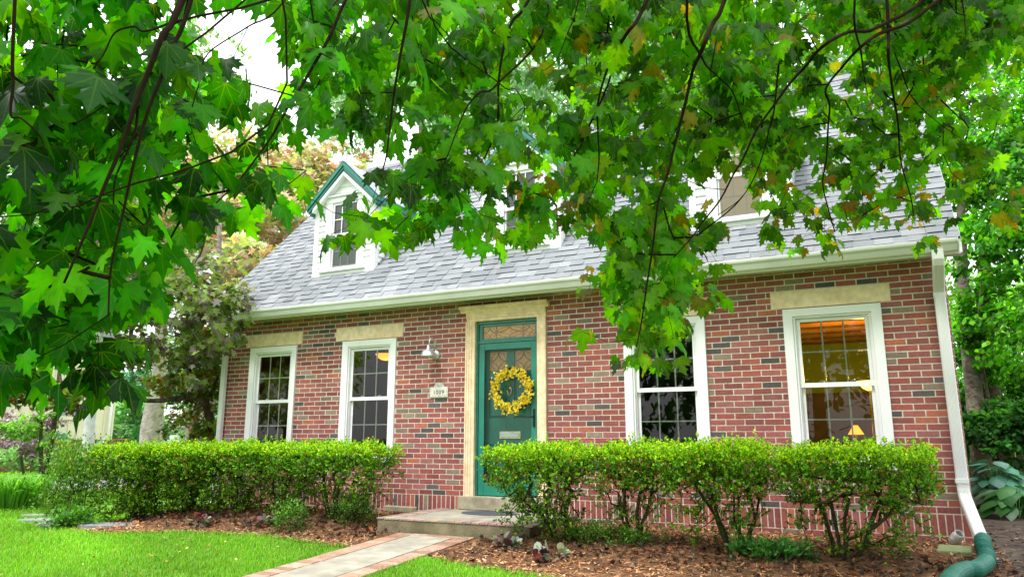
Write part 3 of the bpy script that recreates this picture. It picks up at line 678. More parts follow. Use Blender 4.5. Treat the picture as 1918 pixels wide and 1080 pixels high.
# ================================================================== THINGS ON AND AROUND THE HOUSE
def lamp():
    cx,cz=-5.50,1.90; r=empty('wall_lamp',(cx,0,cz),'galvanised gooseneck barn lamp on the brick wall above the number plaque','wall lamp')
    b=MB(); b.lathe([(0,.034),(.03,.034),(.055,.028),(.068,.012),(.07,0)],(cx+.02,-.006,cz-.02),24,(0,-1,0)); b.build('wall_plate','galv',r,True)
    b=MB(); P=[(cx+.02,-.03,cz+.0),(cx+.02,-.04,cz+.12),(cx+.018,-.055,cz+.18),(cx+.016,-.09,cz+.21),(cx+.012,-.13,cz+.20),(cx+.008,-.155,cz+.16),(cx+.004,-.16,cz+.09)]
    b.tube(P,.0085,8); b.build('gooseneck','galv',r,True)
    b=MB(); b.lathe([(.0,.10),(.018,.10),(.024,.06),(.03,.045),(.07,.02),(.092,-.01),(.098,-.045),(.106,-.062),(.100,-.062),(.094,-.045),(.085,-.012),(.02,.03),(0,.03)],(cx,-.165,cz),28); b.build('lamp_shade','galv',r,True)
    b=MB(); b.lathe([(0,.03),(.02,.02),(.028,-.01),(.02,-.035),(0,-.04)],(cx,-.165,cz),14); b.build('bulb','plast',r,True)
lamp()
def txt(s,size,loc,parent,m,ext=.002,name='lettering'):
    c=bpy.data.curves.new(name,'FONT'); c.body=s; c.size=size; c.extrude=ext; c.align_x='CENTER'; c.space_character=1.15
    o=bpy.data.objects.new('tmp',c); COL.objects.link(o); dg=bpy.context.evaluated_depsgraph_get(); dg.update()
    me=bpy.data.meshes.new_from_object(o.evaluated_get(dg)); bpy.data.objects.remove(o)
    me.transform(Matrix.Rotation(math.pi/2,4,'X')); me.transform(Matrix.Translation(loc)); me.materials.clear()
    return link(name,me,m,parent)
def plaque():
    cx,cz=-5.408,1.36; r=empty('number_plaque',(cx,0,cz),'white ceramic plaque reading 1009 on the brick beside the door','sign')
    b=MB(); w,h=.145,.07
    pr=[(cx-w,cz-h),(cx+w,cz-h),(cx+w,cz+h),(cx+.085,cz+h)]+[(cx+.08*math.cos(t),cz+h+.062*math.sin(t)) for t in np.linspace(.1,3.04,12)]+[(cx-.085,cz+h),(cx-w,cz+h)]
    b.prism(pr[::-1],'y',-.024,-.006); p=b.build('plate','plaque',r,bevel=.004)
    b=MB()
    for k in range(120):   # glazed leaf ornaments round the border
        t=random.random(); sd=random.choice((0,1,2))
        if sd==0: x=cx-w+.008+t*.27; z=cz-h+.006+random.random()*.022
        elif sd==1: x=cx+random.choice((-1,1))*(w-.006-random.random()*.022); z=cz-h+.01+t*.12
        else: a=random.uniform(.2,2.9); q=random.uniform(.5,.95); x=cx+.075*q*math.cos(a); z=cz+h+.055*q*math.sin(a)
        s=random.uniform(.003,.007); a=random.random()*3.14; c_,s_=math.cos(a)*s,math.sin(a)*s
        b.poly([(x-c_,-.0252,z-s_),(x+s_*.4,-.0252,z-c_*.4),(x+c_,-.0252,z+s_),(x-s_*.4,-.0252,z+c_*.4)])
    b.poly([(cx-.03,-.0258,cz+h+.035),(cx-.018,-.0258,cz+h+.018),(cx+.015,-.0258,cz+h+.004),(cx+.03,-.0258,cz+h+.002),(cx+.01,-.0258,cz+h+.018),(cx-.018,-.0258,cz+h+.03)])
    b.build('ornament','plaqueblue',r)
    b=MB(); b.box(cx-.098,cx+.098,-.0275,-.0243,cz-.042,cz+.045); b.build('number_panel','plaque',r)
    for k_,ch_ in enumerate('1009'): txt(ch_,.080,(cx-.069+.046*k_,-.028,cz-.027),r,'ink',name='numeral')
plaque()
def wreath():
    cx,cz,R=-4.294,1.365,.245; y=.022; r=empty('wreath',(cx,y,cz),'forsythia wreath of yellow blossom hanging on the green storm door','wreath')
    b=MB()
    for k in range(46):
        a0=random.random()*6.28; L=random.uniform(1.2,3.2); rr=R+random.uniform(-.035,.04); yy=y+random.uniform(-.03,.02); w=random.uniform(.003,.006)
        out=random.uniform(0,.05) if random.random()<.3 else 0
        b.tube([(cx+(rr+.01*math.sin(5*t+k)+out*max(0,(t-a0)/L-.7)*3)*math.cos(t),yy+.01*math.cos(4*t+k),cz+(rr+.01*math.sin(5*t+k)+out*max(0,(t-a0)/L-.7)*3)*math.sin(t)) for t in np.linspace(a0,a0+L,16)],w,5)
    b.build('twig_ring','stem',r)
    n=520; a=RNG.uniform(0,6.283,n); rr=R+RNG.normal(0,.035,n); P=np.stack([cx+rr*np.cos(a),y-.03-RNG.uniform(0,.045,n),cz+rr*np.sin(a)],1)
    Vs=[];Fs=[];Cs=[];o=0
    N=unit(np.stack([RNG.normal(0,.6,n),-np.ones(n),RNG.normal(0,.6,n)],1)); A=unit(np.cross(N,RNG.normal(0,1,(n,3)))); B=np.cross(N,A)
    c0=pal(n,[((.92,.70,.03),4),((.80,.54,.02),2),((.95,.82,.12),1.5)],.1)
    for k in range(4):
        th=k*math.pi/2; T=A*math.cos(th)+B*math.sin(th)+N*.35
        V,F,C=stamp(ELL,P,T,N,RNG.uniform(.018,.030,n),c0); Vs.append(V);Fs.append(F+o);Cs.append(C);o+=len(V)
    npmesh('blossom',np.concatenate(Vs),[np.concatenate(Fs)],np.concatenate(Cs),'flower',r)
wreath()
b=MB(); b.lathe([(0,.010),(.30,.010),(.315,.007),(.32,0)],(0,0,0),40)
b.v=[(x*1.15-4.40,(y*.72)-.42,z-.164) for x,y,z in b.v]; o=b.build('doormat','rubber'); tag(o,'dark oval rubber doormat on the landing at the green door','doormat')
def drain():
    P=[(.738,-.52,-.17)]+[tuple(onZ(x,y,float(gz(.6,-.9))+.078+dz)) for x,y,dz in ((1842,1024,.06),(1848,1038,.02),(1846,1053,0),(1828,1065,0),(1808,1067,0),(1790,1076,0),(1778,1090,0),(1772,1108,0),(1770,1130,0))]
    # resample
    P=[np.array(p) for p in P]; Q=[]
    def cr_(p0,p1,p2,p3,t): return .5*((2*p1)+(-p0+p2)*t+(2*p0-5*p1+4*p2-p3)*t*t+(-p0+3*p1-3*p2+p3)*t**3)
    for i in range(len(P)-1):
        for t in np.linspace(0,1,34,endpoint=False): Q.append(cr_(P[max(i-1,0)],P[i],P[i+1],P[min(i+2,len(P)-1)],t))
    L=0; rad=[]
    for i,q in enumerate(Q):
        if i: L+=np.linalg.norm(q-Q[i-1])
        rad.append(.062+.006*math.sin(6.283*L/.028) if .10<L<1.0 else .064)
    r=empty('drain_extension',(.7,-.9,-.4),'green corrugated drain pipe curving from the white downspout over bare soil','drain pipe')
    b=MB(); b.tube(Q,rad,20); b.build('pipe','pipe',r)
    b=MB(); b.prism([(-.065,-.052),(.065,-.052),(.065,.052),(-.065,.052)],'z',-.06,.05); b.v=[(.737+x,-.52+y*.9-z*.75,-.195+z*.9+y*.3) for x,y,z in b.v]; b.build('adapter','pipe',r,bevel=.012)
drain()
b=MB(); b.box(-.14,.14,-.20,.20,0,.05); b.v=[(x*.98+.1*y+.50,y-.62,z+gz(.5,-.62)-.0+.02*y) for x,y,z in b.v]; o=b.build('splash_block','greenstone',bevel=.012); tag(o,'flat mossy green stone lying beside the downspout elbow','stone')
b=MB(); b.lathe([(0,0),(.045,.0),(.05,.012),(.05,.09),(.042,.11),(.04,.13),(.036,.13),(.036,.11),(.044,.088),(.044,.015),(0,.01)],(0,0,0),20,(.35,-.5,.55)); b.v=[(x+.52,y-.25,z+gz(.5,-.25)+.05) for x,y,z in b.v]; o=b.build('glass_jar','plast',smooth=True); tag(o,'small dusty glass jar tipped against the brick by the downspout','jar')
# stone edging slabs behind the left hedge and flagstones
def slab(name,cx,cy,w,d,rot,z,label,m='flag',h=.05,group=None,cat='stone'):
    b=MB(); n=9; pts=[]
    for k in range(n):
        a=2*math.pi*k/n; rr=random.uniform(.82,1.05); pts.append((rr*w*math.copysign(abs(math.cos(a))**.7,math.cos(a)),rr*d*math.copysign(abs(math.sin(a))**.7,math.sin(a))))
    pts=[(cx+x*math.cos(rot)-y*math.sin(rot),cy+x*math.sin(rot)+y*math.cos(rot)) for x,y in pts]; b.prism(pts,'z',z-.05,z+h-.05+.02)
    o=b.build(name,m,bevel=.008); return tag(o,label,cat,group)
slab('edging_stone',-6.7,-.25,.42,.06,.05,gz(-6.7,-.25)+.09,'long dark edging stone low behind the left hedge')
slab('edging_stone',-5.85,-.2,.28,.07,-.1,gz(-5.8,-.2)+.10,'short pale edging stone against the brick left of the landing','stonestep')
fl=[(92,974,.42,'first grey flagstone at the far end of the stepping path'),(118,984,.36,'second grey flagstone, just in front of the far one'),(75,966,.30,'small grey flagstone farthest left in the lawn'),(150,990,.45,'wide grey flagstone beside the low plants'),(205,1000,.40,'long flagstone nearest the mulch and the hedge')]
for x,y,w,l in fl:
    p=onZ(x,y,-.50); slab('flagstone',p[0],p[1],w*1.1,w*.5,.5,gz(p[0],p[1])+.022,l,'flag',.05,'flagstones of the stepping path','flagstone')
# ================================================================== LAMPS INSIDE (lit in the photograph)
def ptlight(p,e,c,r=.08):
    l=bpy.data.lights.new('lamp_light','POINT'); l.energy=e; l.color=c; l.shadow_soft_size=r; o=bpy.data.objects.new('lamp_light',l); o.location=tuple(float(v) for v in p); COL.objects.link(o); return o
p=onY(1628,722,2.2); r=empty('floor_lamp',(p[0],p[1],-.02),'lit torchiere lamp seen through the lower sash of the rightmost window','lamp')
b=MB(); b.lathe([(.03,-.06),(.08,-.03),(.15,.05),(.16,.06),(.145,.055),(.07,-.02),(0,-.05)],p,20); b.build('lamp_shade','lampglow2',r,True)
b=MB(); b.tube([(p[0],p[1],0),(p[0],p[1],p[2]-.06)],.012,8); b.lathe([(.13,0),(.13,.02),(.02,.04)],(p[0],p[1],-.02),16); b.build('pole','brass',r)
ptlight((p[0],p[1],p[2]+.14),150,(1,.52,.10))
p=onY(1603,806,2.4); r=empty('table_lamp',(p[0],p[1],.6),'lit orange shaded lamp low in the rightmost window','lamp')
b=MB(); b.lathe([(.03,.07),(.10,-.05)],p,20); b.build('lamp_shade','lampglow',r,True)
b=MB(); b.tube([(p[0],p[1],.66),(p[0],p[1],p[2]-.02)],.02,8); b.lathe([(.08,0),(.08,.02),(.02,.05)],(p[0],p[1],.65),12); b.build('base','brass',r)
b=MB(); b.box(p[0]-.6,p[0]+.6,p[1]-.3,p[1]+.3,.61,.65)
for sx in (-.55,.5):
    for sy in (-.27,.22): b.box(p[0]+sx,p[0]+sx+.05,p[1]+sy,p[1]+sy+.05,-.02,.609)
o=b.build('side_table','wood'); tag(o,'wooden side table in the room behind the rightmost window','table')
p=onY(723,664,1.6); r=empty('ceiling_lamp',(p[0],p[1],2.42),'glowing amber bowl ceiling light seen through the second window from the left','lamp')
b=MB(); b.lathe([(0,-.10),(.08,-.085),(.15,-.04),(.18,.01)],(p[0],p[1],p[2]),22); b.build('bowl','lampglow',r,True)
b=MB(); b.tube([(p[0],p[1],p[2]-.02),(p[0],p[1],2.42)],.012,8); b.lathe([(.06,2.40-p[2]),(.05,2.37-p[2]),(0,2.36-p[2])],p,12); b.build('stem','brass',r)
ptlight((p[0],p[1],p[2]-.2),3,(1,.5,.15))

# ================================================================== VEGETATION
def leaves(name,P,T,N,S,C,m,parent,outline=LEAF,center=(0,.3),zf=None,cgrad=.25,width=1.,curl=None,uv=False):
    V,F,Cc=stamp(outline,P,T,N,S,C,center,zf,cgrad,width,curl); o=npmesh(name,V,[F],Cc,m,parent)
    if uv:
        a=o.data.attributes.new('Luv','FLOAT_VECTOR','POINT'); a.data.foreach_set('vector',LASTUV.astype(np.float32).ravel())
    return o
def branchmesh(name,nodes,par,rad,m,parent,n=4,sel=None):
    k=np.where(par>=0)[0] if sel is None else sel; a=par[k]; V,F=tubes(nodes[a],nodes[k],np.minimum(rad[a],rad[k]*1.6),rad[k],n)
    return npmesh(name,V,[F],None,m,parent,smooth=True)
# ---- foreground maple -------------------------------------------------
def fdist(x,y):
    d=np.interp(x,[-400,0,300,500,700,900,1100,1300,1500,1700,2100],[1.85,1.9,2.1,2.5,2.9,3.4,4.1,4.8,5.4,5.8,6.0])
    return d*np.where((y<110)&(x>1150),.82,1.)
GRID=["999985039999999999999985999999","887888018999999999998883699998","997999405999998458889998469985","999999826999987447888987788973","999999457698777887889998688862","988998466134887888878798898871","999999678045996788883083888872","999999782467878878883053777555","999987410467756758997043302200","999874200000000006995000000000","999860000000000004995000000000","999840000000000003981000000000","999740000000000000740000000000","479720000000000000100000000000","013200000000000000000000000000"]
GRID=[g.ljust(30,'0')[:30] for g in GRID]
LIMBS=[ # traced boughs: pixels of the photograph, nearest-bough distance factor, thickness
 ([(340,5),(305,65),(280,130),(260,180),(225,280),(195,350),(165,425),(120,530)],1.0,.008),
 ([(358,0),(325,85),(300,150),(275,215),(252,300),(230,400),(208,500),(203,590)],1.02,.006),
 ([(320,40),(290,110),(262,185),(252,250),(230,300),(215,340),(212,400)],1.05,.005),
 ([(315,45),(250,50),(215,62),(195,100),(175,130)],1.05,.0035),([(262,155),(200,195),(170,215),(140,232)],1.04,.003),
 ([(25,60),(25,150),(20,215),(40,222),(75,255),(85,290)],.95,.004),([(185,367),(120,380),(50,405)],1.04,.003),
 ([(640,15),(580,135),(545,190),(515,245),(495,275),(450,335),(405,380)],1.08,.006),
 ([(535,0),(465,50),(390,100),(375,150),(360,200)],1.0,.003),
 ([(768,0),(755,77),(745,133),(735,200),(728,260),(722,300),(712,330)],1.05,.0065),
 ([(990,0),(960,40),(944,87),(934,153),(933,217),(925,257),(907,297)],1.05,.008),
 ([(934,155),(900,173),(877,197),(860,233),(840,287),(820,330)],1.05,.005),([(934,155),(965,167),(982,197),(980,227)],1.05,.003),
 ([(792,3),(813,37),(842,68)],1.0,.004),([(1082,7),(1064,60),(1044,110),(1020,132)],1.0,.004),
 ([(1207,10),(1174,63),(1150,103),(1134,140),(1120,194),(1120,250),(1122,297),(1118,340)],1.05,.009),
 ([(1097,251),(1078,286),(1065,314),(1050,352)],1.1,.006),
 ([(1357,0),(1334,46),(1314,95),(1297,134),(1286,184),(1272,240),(1261,283),(1250,328),(1235,369),(1229,408),(1222,468),(1212,530),(1202,600),(1192,650)],.95,.012),
 ([(1314,106),(1342,141),(1371,170),(1387,212),(1400,250)],.97,.006),
 ([(1646,50),(1590,60),(1540,88),(1509,124),(1480,156),(1452,194),(1417,244),(1392,297),(1373,328),(1349,374),(1315,417),(1296,444),(1262,482)],1.0,.013),
 ([(1450,205),(1441,240),(1431,283),(1411,336),(1385,374),(1344,403)],1.02,.006),
 ([(1720,30),(1646,64),(1608,92),(1579,124),(1547,166),(1554,198),(1551,240),(1548,297),(1541,343),(1551,389),(1564,435)],1.0,.012),
 ([(1664,60),(1664,106),(1673,177),(1682,230),(1685,283),(1691,318),(1706,369),(1711,405)],1.0,.009),
 ([(1689,134),(1710,184),(1749,223),(1800,260)],1.0,.005),([(1613,99),(1618,140),(1625,180)],1.0,.006),([(1802,0),(1806,30),(1809,67)],1.0,.006)]
def maple():
    root=empty('maple_tree',(3.6,-8.2,-.85),'large maple whose leafy boughs hang over the front of the whole house','tree')
    # trunk and scaffold boughs (beside and above the camera)
    b=MB(); tr=[(3.6,-8.2,-.95),(3.58,-8.2,-.5),(3.55,-8.18,.5),(3.5,-8.15,1.8),(3.4,-8.1,2.9),(3.25,-8.0,3.9),(3.1,-7.9,5.2),(2.9,-7.8,6.8)]
    b.tube(tr,[.34,.27,.23,.21,.19,.15,.10,.04],18); b.build('trunk','bark',root,True)
    scaf={'a':[(3.4,-8.1,2.9),(2.6,-8.1,3.6),(1.2,-8.2,4.0),(-.2,-8.3,4.0),(-1.6,-8.2,3.8),(-2.8,-8.0,3.5)],
          'b':[(3.3,-8.05,3.4),(2.6,-7.4,4.2),(1.4,-6.7,4.6),(0,-6.1,4.7),(-1.4,-5.8,4.4)],
          'c':[(3.25,-8.0,3.9),(3.0,-7.0,4.8),(2.4,-5.8,5.3),(1.6,-4.8,5.3),(.6,-4.2,5.0)]}
    for k,p in scaf.items():
        b=MB(); n=len(p); b.tube(p,[.12*(1-i/n)+.02 for i in range(n)],10); b.build('branch','bark',root,True)
    allsc=np.array([q for p in scaf.values() for q in p[1:]])
    nodes=[];par=[];rad=[]
    bm=[]
    for pts,df,r in LIMBS:
        P=np.array([at(x,y,float(fdist(np.array(x),np.array(y)))*df*.93) for x,y in pts])
        P=P+np.array([0,0,0])
        # lead-in from the scaffold
        s=P[0]; cand=allsc[np.argmin(np.linalg.norm(allsc-(s+np.array([.6,-.3,.9])),axis=1))]
        dirn=unit(P[0]-P[1]); mid=s+dirn*.5+np.array([0,0,.25])
        lead=[cand,cand*.45+mid*.55+np.array([0,0,.25]),mid,s]
        # smooth sampling of limb
        Q=[lead[0],lead[1],lead[2]]+list(P)
        def crm(p0,p1,p2,p3,t): return .5*((2*p1)+(-p0+p2)*t+(2*p0-5*p1+4*p2-p3)*t*t+(-p0+3*p1-3*p2+p3)*t**3)
        R=[]
        for i in range(len(Q)-1):
            for t in np.linspace(0,1,5,endpoint=False): R.append(crm(Q[max(i-1,0)],Q[i],Q[i+1],Q[min(i+2,len(Q)-1)],t))
        R.append(Q[-1]); n=len(R); rr=[max(min(r,.010)*(1.2-.85*min(1,max(0,(i-8)/(n-8)))),.0018) for i in range(n)]
        b=MB(); b.tube(R,rr,7); b.build('branch','twig',root,True); bm.append(R)
        st=len(nodes)
        for i in range(10,n,2): nodes.append(R[i]); par.append(-1)
    # leaf nodes sampled by canopy density
    tg=[];dens=[]
    def lp(d): return FPX*.135/d
    for j in range(-5,15):
        for i in range(-6,34):
            if 0<=j<15 and 0<=i<30: c=int(GRID[j][i])/9.
            elif j<0: c=.80 if j>=-3 else .55
            elif i<0: c=int(GRID[j][0])/9.*.85
            else: c=0.25 if j<2 else 0
            if c<=0: continue
            c=min(c,.975); x0,y0=i*64,j*54; d=float(fdist(np.array(x0+32.),np.array(y0+27.))); A=lp(d)**2*.42
            n=-math.log(1-c)*64*54/A/3.6*float(np.interp(x0,[0,500,1000,1300,1918],[1.75,1.75,2.15,3.0,3.3])); 
            if c>.9: n*=1.15
            k=int(n)+(random.random()<n-int(n))
            for _ in range(k):
                x=x0+random.random()*64; y=y0+random.random()*54-lp(d)*.5; dd=d*random.uniform(.97,1.38)
                tg.append(at(x,y,dd))
                if x<330 and y>430 and random.random()<.5: tg.append(at(x+random.uniform(-30,30),y+random.uniform(-20,20),dd*random.uniform(1,1.15)))
                if 780<x<1280 and 150<y<470 and random.random()<.35: tg.append(at(x+random.uniform(-20,20),y+random.uniform(-20,20),dd*random.uniform(1,1.15)))
    tg=np.array(tg); tg=tg[(tg[:,1]<-1.3)]
    nd,pr,tid=grow(nodes,par,tg,.12,.012,-.04)
    rad=tree_radii(pr,.0011,.42,rmax=.006)
    sel=np.where(pr>=0)[0]
    o=branchmesh('twigs',nd,pr,rad,'twig',root,4,sel)
    # leaves hanging round each node
    P=[];T=[];N=[];S=[];PA=[];PB=[];TN=[]
    for k,t in zip(tid,tg):
        d=np.linalg.norm(t-CAM); base=nd[k]; tn_=random.choice((.5,.75,1,1,1.15,1.3)); m=random.choice((3,3,4,4,4,5)); a0=random.random()*6.28
        for q in range(m):
            a=a0+q*2*math.pi/m+random.uniform(-.4,.4); h=np.array([math.cos(a),math.sin(a),0]); pl=random.uniform(.03,.085)
            pb=base+h*pl+np.array([0,0,random.uniform(-.045,.03)]); tip=unit(h*random.uniform(.15,.75)+np.array([0,0,-1.0])+RNG.normal(0,.22,3))
            nn=h*.8+np.array([0,0,.55])+RNG.normal(0,.35,3); P.append(pb);T.append(tip);N.append(nn);S.append(random.choice((1,1,.9,.8,.65))*random.uniform(.10,.142)); PA.append(base);PB.append(pb);TN.append(tn_)
    P=np.array(P);T=np.array(T);N=np.array(N);S=np.array(S)
    C=pal(len(P),[((.05,.29,.004),4),((.022,.17,.004),4),((.12,.42,.006),2.6),((.010,.085,.006),2.4)],.2)
    C2=pal(len(P),[((.10,.30,.006),4),((.055,.20,.006),4),((.19,.42,.010),3),((.022,.10,.008),2)],.2)
    # reddish-gold young leaves at the right-hand bough ends
    px=959+FPX*((P-CAM)@RT)/((P-CAM)@FW); py=540-FPX*((P-CAM)@UP)/((P-CAM)@FW)
    mxr=np.clip((px-500)/700,0,1)[:,None]*RNG.uniform(.3,1,(len(P),1)); C=C*(1-mxr)+C2*mxr
    C=C*np.array(TN)[:,None]
    warm=((py>330)&(px>1400)|(px>940)&(px<1130)&(py>300))&(RNG.random(len(P))<.24); C[warm]=pal(int(warm.sum()),[((.26,.17,.015),2),((.16,.13,.015),2),((.24,.13,.02),.6)],.2)
    rs=(RNG.random(len(P))<.05)&(px>700); C[rs]=pal(int(rs.sum()),[((.22,.20,.02),1)],.2)
    S=np.where(warm,S*.75,S)
    # openings in the canopy
    Q=P+unit(T)*S[:,None]*.5; qx=959+FPX*((Q-CAM)@RT)/((Q-CAM)@FW); qy=540-FPX*((Q-CAM)@UP)/((Q-CAM)@FW); keep=(Q-CAM)@FW>.9
    for (a_,b_,c_,d_) in ((590,280,705,378),(1335,330,1405,425),(372,10,452,120),(470,90,530,175),(955,195,985,240)): keep&=~((qx>a_)&(qx<c_)&(qy>b_)&(qy<d_))
    P,T,N,S,C=P[keep],T[keep],N[keep],S[keep],C[keep]; PA=[PA[i_] for i_ in np.where(keep)[0]]; PB=[PB[i_] for i_ in np.where(keep)[0]]
    ph=RNG.random(1)
    leaves('foliage',P,T,N,S,C,'leaf',root,LEAF,(0,.28),lambda x,y:-.30*(x*x)-.22*max(0,y-.3)**2+.045*math.sin(9*x+4*y)+.05*abs(x),.3,RNG.uniform(.82,1.08,len(P)),RNG.normal(1.,.75,len(P)),True)
    V,F=tubes(np.array(PA),np.array(PB),np.full(len(PA),.0011),np.full(len(PA),.0009),3); npmesh('petioles',V,[F],None,'stalk',root)
    print('maple leaves',len(P),'nodes',len(nd))
MT['stalk']=mat('leaf_stalk',(.10,.09,.02),.5,.1,10)
maple()
# ---- boxwood hedge ----------------------------------------------------
def boxwood(label,cx,cy,hx,hy,top,group,side=None,low=.35,stems=5,nt=120,base=None,open_=.55,warm=.08):
    nt=int(nt*1.7); low*=1.3; open_*=.7
    zb=float(gz(cx,cy)); r=empty('boxwood_shrub',(cx,cy,zb),label,'shrub',group); bx=base if base is not None else cx
    tops=[];H=top-zb
    roots=[np.array([bx,cy,zb-.05])]; par=[-1]
    for k in range(stems):
        a=2*math.pi*k/stems+random.random(); q=random.uniform(.04,.13)
        p=np.array([bx+math.cos(a)*q,cy+math.sin(a)*q*.6,zb-.02]); roots.append(p); par.append(0); dx=(cx-bx)*.5+math.cos(a)*hx*random.uniform(.3,.55); dy=math.sin(a)*hy*.45
        for f in (.2,.4,.62):
            p2=np.array([bx+math.cos(a)*q+dx*f*1.2,cy+math.sin(a)*q*.6+dy*f,zb+H*f*.8])+RNG.normal(0,.02,3); roots.append(p2); par.append(len(roots)-2)
    T=[]
    while len(T)<nt:
        u,v,w=RNG.uniform(-1,1),RNG.uniform(-1,1),RNG.random()
        q_=random.random(); w=random.uniform(.74,1) if q_<.46 else (random.uniform(.5,.76) if q_<.80 else random.uniform(.22,.55))
        if random.random()<min(low*.3,.62): w=random.uniform(.06,.42 if low<1.5 else .80)
        wid=.50+.50*min(1,w/.62) if w<.62 else 1.
        if w<.35: wid=min(1,.45+.6*random.random())
        e=1-.10*max(0,(w-.86)/.14)
        p=np.array([cx+u*hx*wid*e,cy+v*hy*wid*e,zb+H*w*.975]); 
        if w<.6 and abs(u)<.25 and random.random()<open_: continue
        T.append(p)
    T=np.array(T); nd,pr,tid=grow(roots,par,T,.09,.014,0)
    rad=tree_radii(pr,.0024,.47,rmax=.024); o=branchmesh('stems',nd,pr,rad,'stem',r,5)
    # sprigs: short twigs set with opposite small leaves
    SP=[];SD=[]
    for t in T:
        w=(t[2]-zb)/H; k=11 if w>.62 else (7 if random.random()<.6 else 1)
        out=np.array([(t[0]-cx)/hx*.6,(t[1]-cy)/hy*.6,.9 if w>.6 else .4])
        for _ in range(k): SP.append(t+RNG.normal(0,.035,3)); SD.append(unit(out+RNG.normal(0,.5,3)))
    # extra skin on the clipped top and faces
    ns=int(430*hx*hy*4*1.9)
    U=RNG.uniform(-1,1,ns);Vv=RNG.uniform(-1,1,ns); bump=.018*np.sin(U*9+cx*3)+.012*np.sin(Vv*8+U*5)
    e=1-.10*np.maximum(np.abs(U),np.abs(Vv))**6
    for i in range(ns): SP.append(np.array([cx+U[i]*hx*.98,cy+Vv[i]*hy*.98,zb+H*(.955*e[i])+bump[i]-.02-abs(RNG.normal(0,.018))])); SD.append(unit(np.array([U[i]*.4,Vv[i]*.4,1.])+RNG.normal(0,.4,3)))
    nf=int(420*(hx+hy)*2*.5)
    for i in range(nf):
        w=1-random.random()**1.6*.42; 
        if random.random()<.6: p=np.array([cx+RNG.uniform(-1,1)*hx,cy-hy*random.uniform(.82,1.02),zb+H*w*.96]); d=np.array([0,-1,.5])
        else: s=random.choice((-1,1)); p=np.array([cx+s*hx*random.uniform(.85,1.03),cy+RNG.uniform(-1,1)*hy,zb+H*w*.96]); d=np.array([s,0,.5])
        SP.append(p);SD.append(unit(d+RNG.normal(0,.45,3)))
    SP=np.array(SP);SD=np.array(SD); n=len(SP); L=RNG.uniform(.03,.07,n); V,F=tubes(SP,SP+SD*L[:,None],np.full(n,.0013),np.full(n,.0008),3)
    npmesh('twigs',V,[F],None,'stem',r)
    k=8; P=[];TT=[];NN=[]
    for j in range(k):
        f=.15+.9*j/(k-1); pos=SP+SD*(L*f)[:,None]; perp=unit(np.cross(SD,RNG.normal(0,1,(n,3)))); tt=unit(perp+SD*.8); P.append(pos);TT.append(tt);NN.append(unit(SD*1.0-perp*.3+RNG.normal(0,.35,(n,3))))
    P=np.concatenate(P);TT=np.concatenate(TT);NN=np.concatenate(NN); w=(P[:,2]-zb)/H
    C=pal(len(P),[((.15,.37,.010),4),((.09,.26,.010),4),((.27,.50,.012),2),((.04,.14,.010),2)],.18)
    C*=np.clip(.62+.65*w,.62,1.25)[:,None]; C*=(.75+.5*np.tile(RNG.random(n),k))[:,None]; tp=w>.84; C[tp]*=np.array([2.0,1.6,.5])  # leaf colour darker low, brighter on top: shading put into the colour
    wm=(RNG.random(n)<warm)&(np.abs((SP[:,2]-zb)/H-.6)<.25); wm=np.tile(wm,k); C[wm]=pal(int(wm.sum()),[((.40,.20,.04),1),((.30,.20,.06),1)],.2)
    C=np.clip(C,0,.8)
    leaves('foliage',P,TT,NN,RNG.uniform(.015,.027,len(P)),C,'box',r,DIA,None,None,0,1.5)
    return r
gR='clipped boxwood hedge to the right of the landing'; gL='clipped boxwood hedge left of the landing'
boxwood('boxwood shrub partly hiding the green door, nearest the landing on its right',-3.27,-1.42,.47,.42,.665,gR,base=-3.05,low=.6,nt=190,stems=5)
boxwood('boxwood shrub between the door shrub and the third window, bare brown stems below',-2.27,-1.25,.40,.40,.675,gR,base=-2.30,nt=140,stems=5,warm=.14,low=.25,open_=.5)
boxwood('boxwood shrub standing under the third window, many dark upright stems',-1.42,-1.42,.44,.42,.675,gR,base=-1.30,nt=165,stems=7,open_=.5,low=.3)
boxwood('broad boxwood shrub under the rightmost window, bare fan of stems',-.25,-1.35,.60,.46,.665,gR,base=-.38,nt=215,stems=7,open_=.5,low=.4)
boxwood('boxwood shrub at the door end of the left hedge, arching stems over brick',-6.02,-1.18,.56,.42,.66,gL,base=-6.15,nt=190,stems=5,low=.45)
boxwood('boxwood shrub under the second window from the left',-6.95,-1.15,.48,.42,.66,gL,base=-7.0,nt=180,stems=4,low=.7)
boxwood('boxwood shrub between the two left windows, thin lower stems',-7.80,-1.2,.46,.42,.66,gL,base=-7.7,nt=190,stems=5,low=1)
boxwood('boxwood shrub under the leftmost window, full green almost to the mulch',-8.62,-1.3,.46,.45,.655,gL,nt=330,stems=6,low=2.2,open_=.1)
boxwood('boxwood shrub at the far left end of the clipped hedge',-9.42,-1.4,.50,.5,.65,gL,nt=420,stems=6,low=2.6,open_=0)
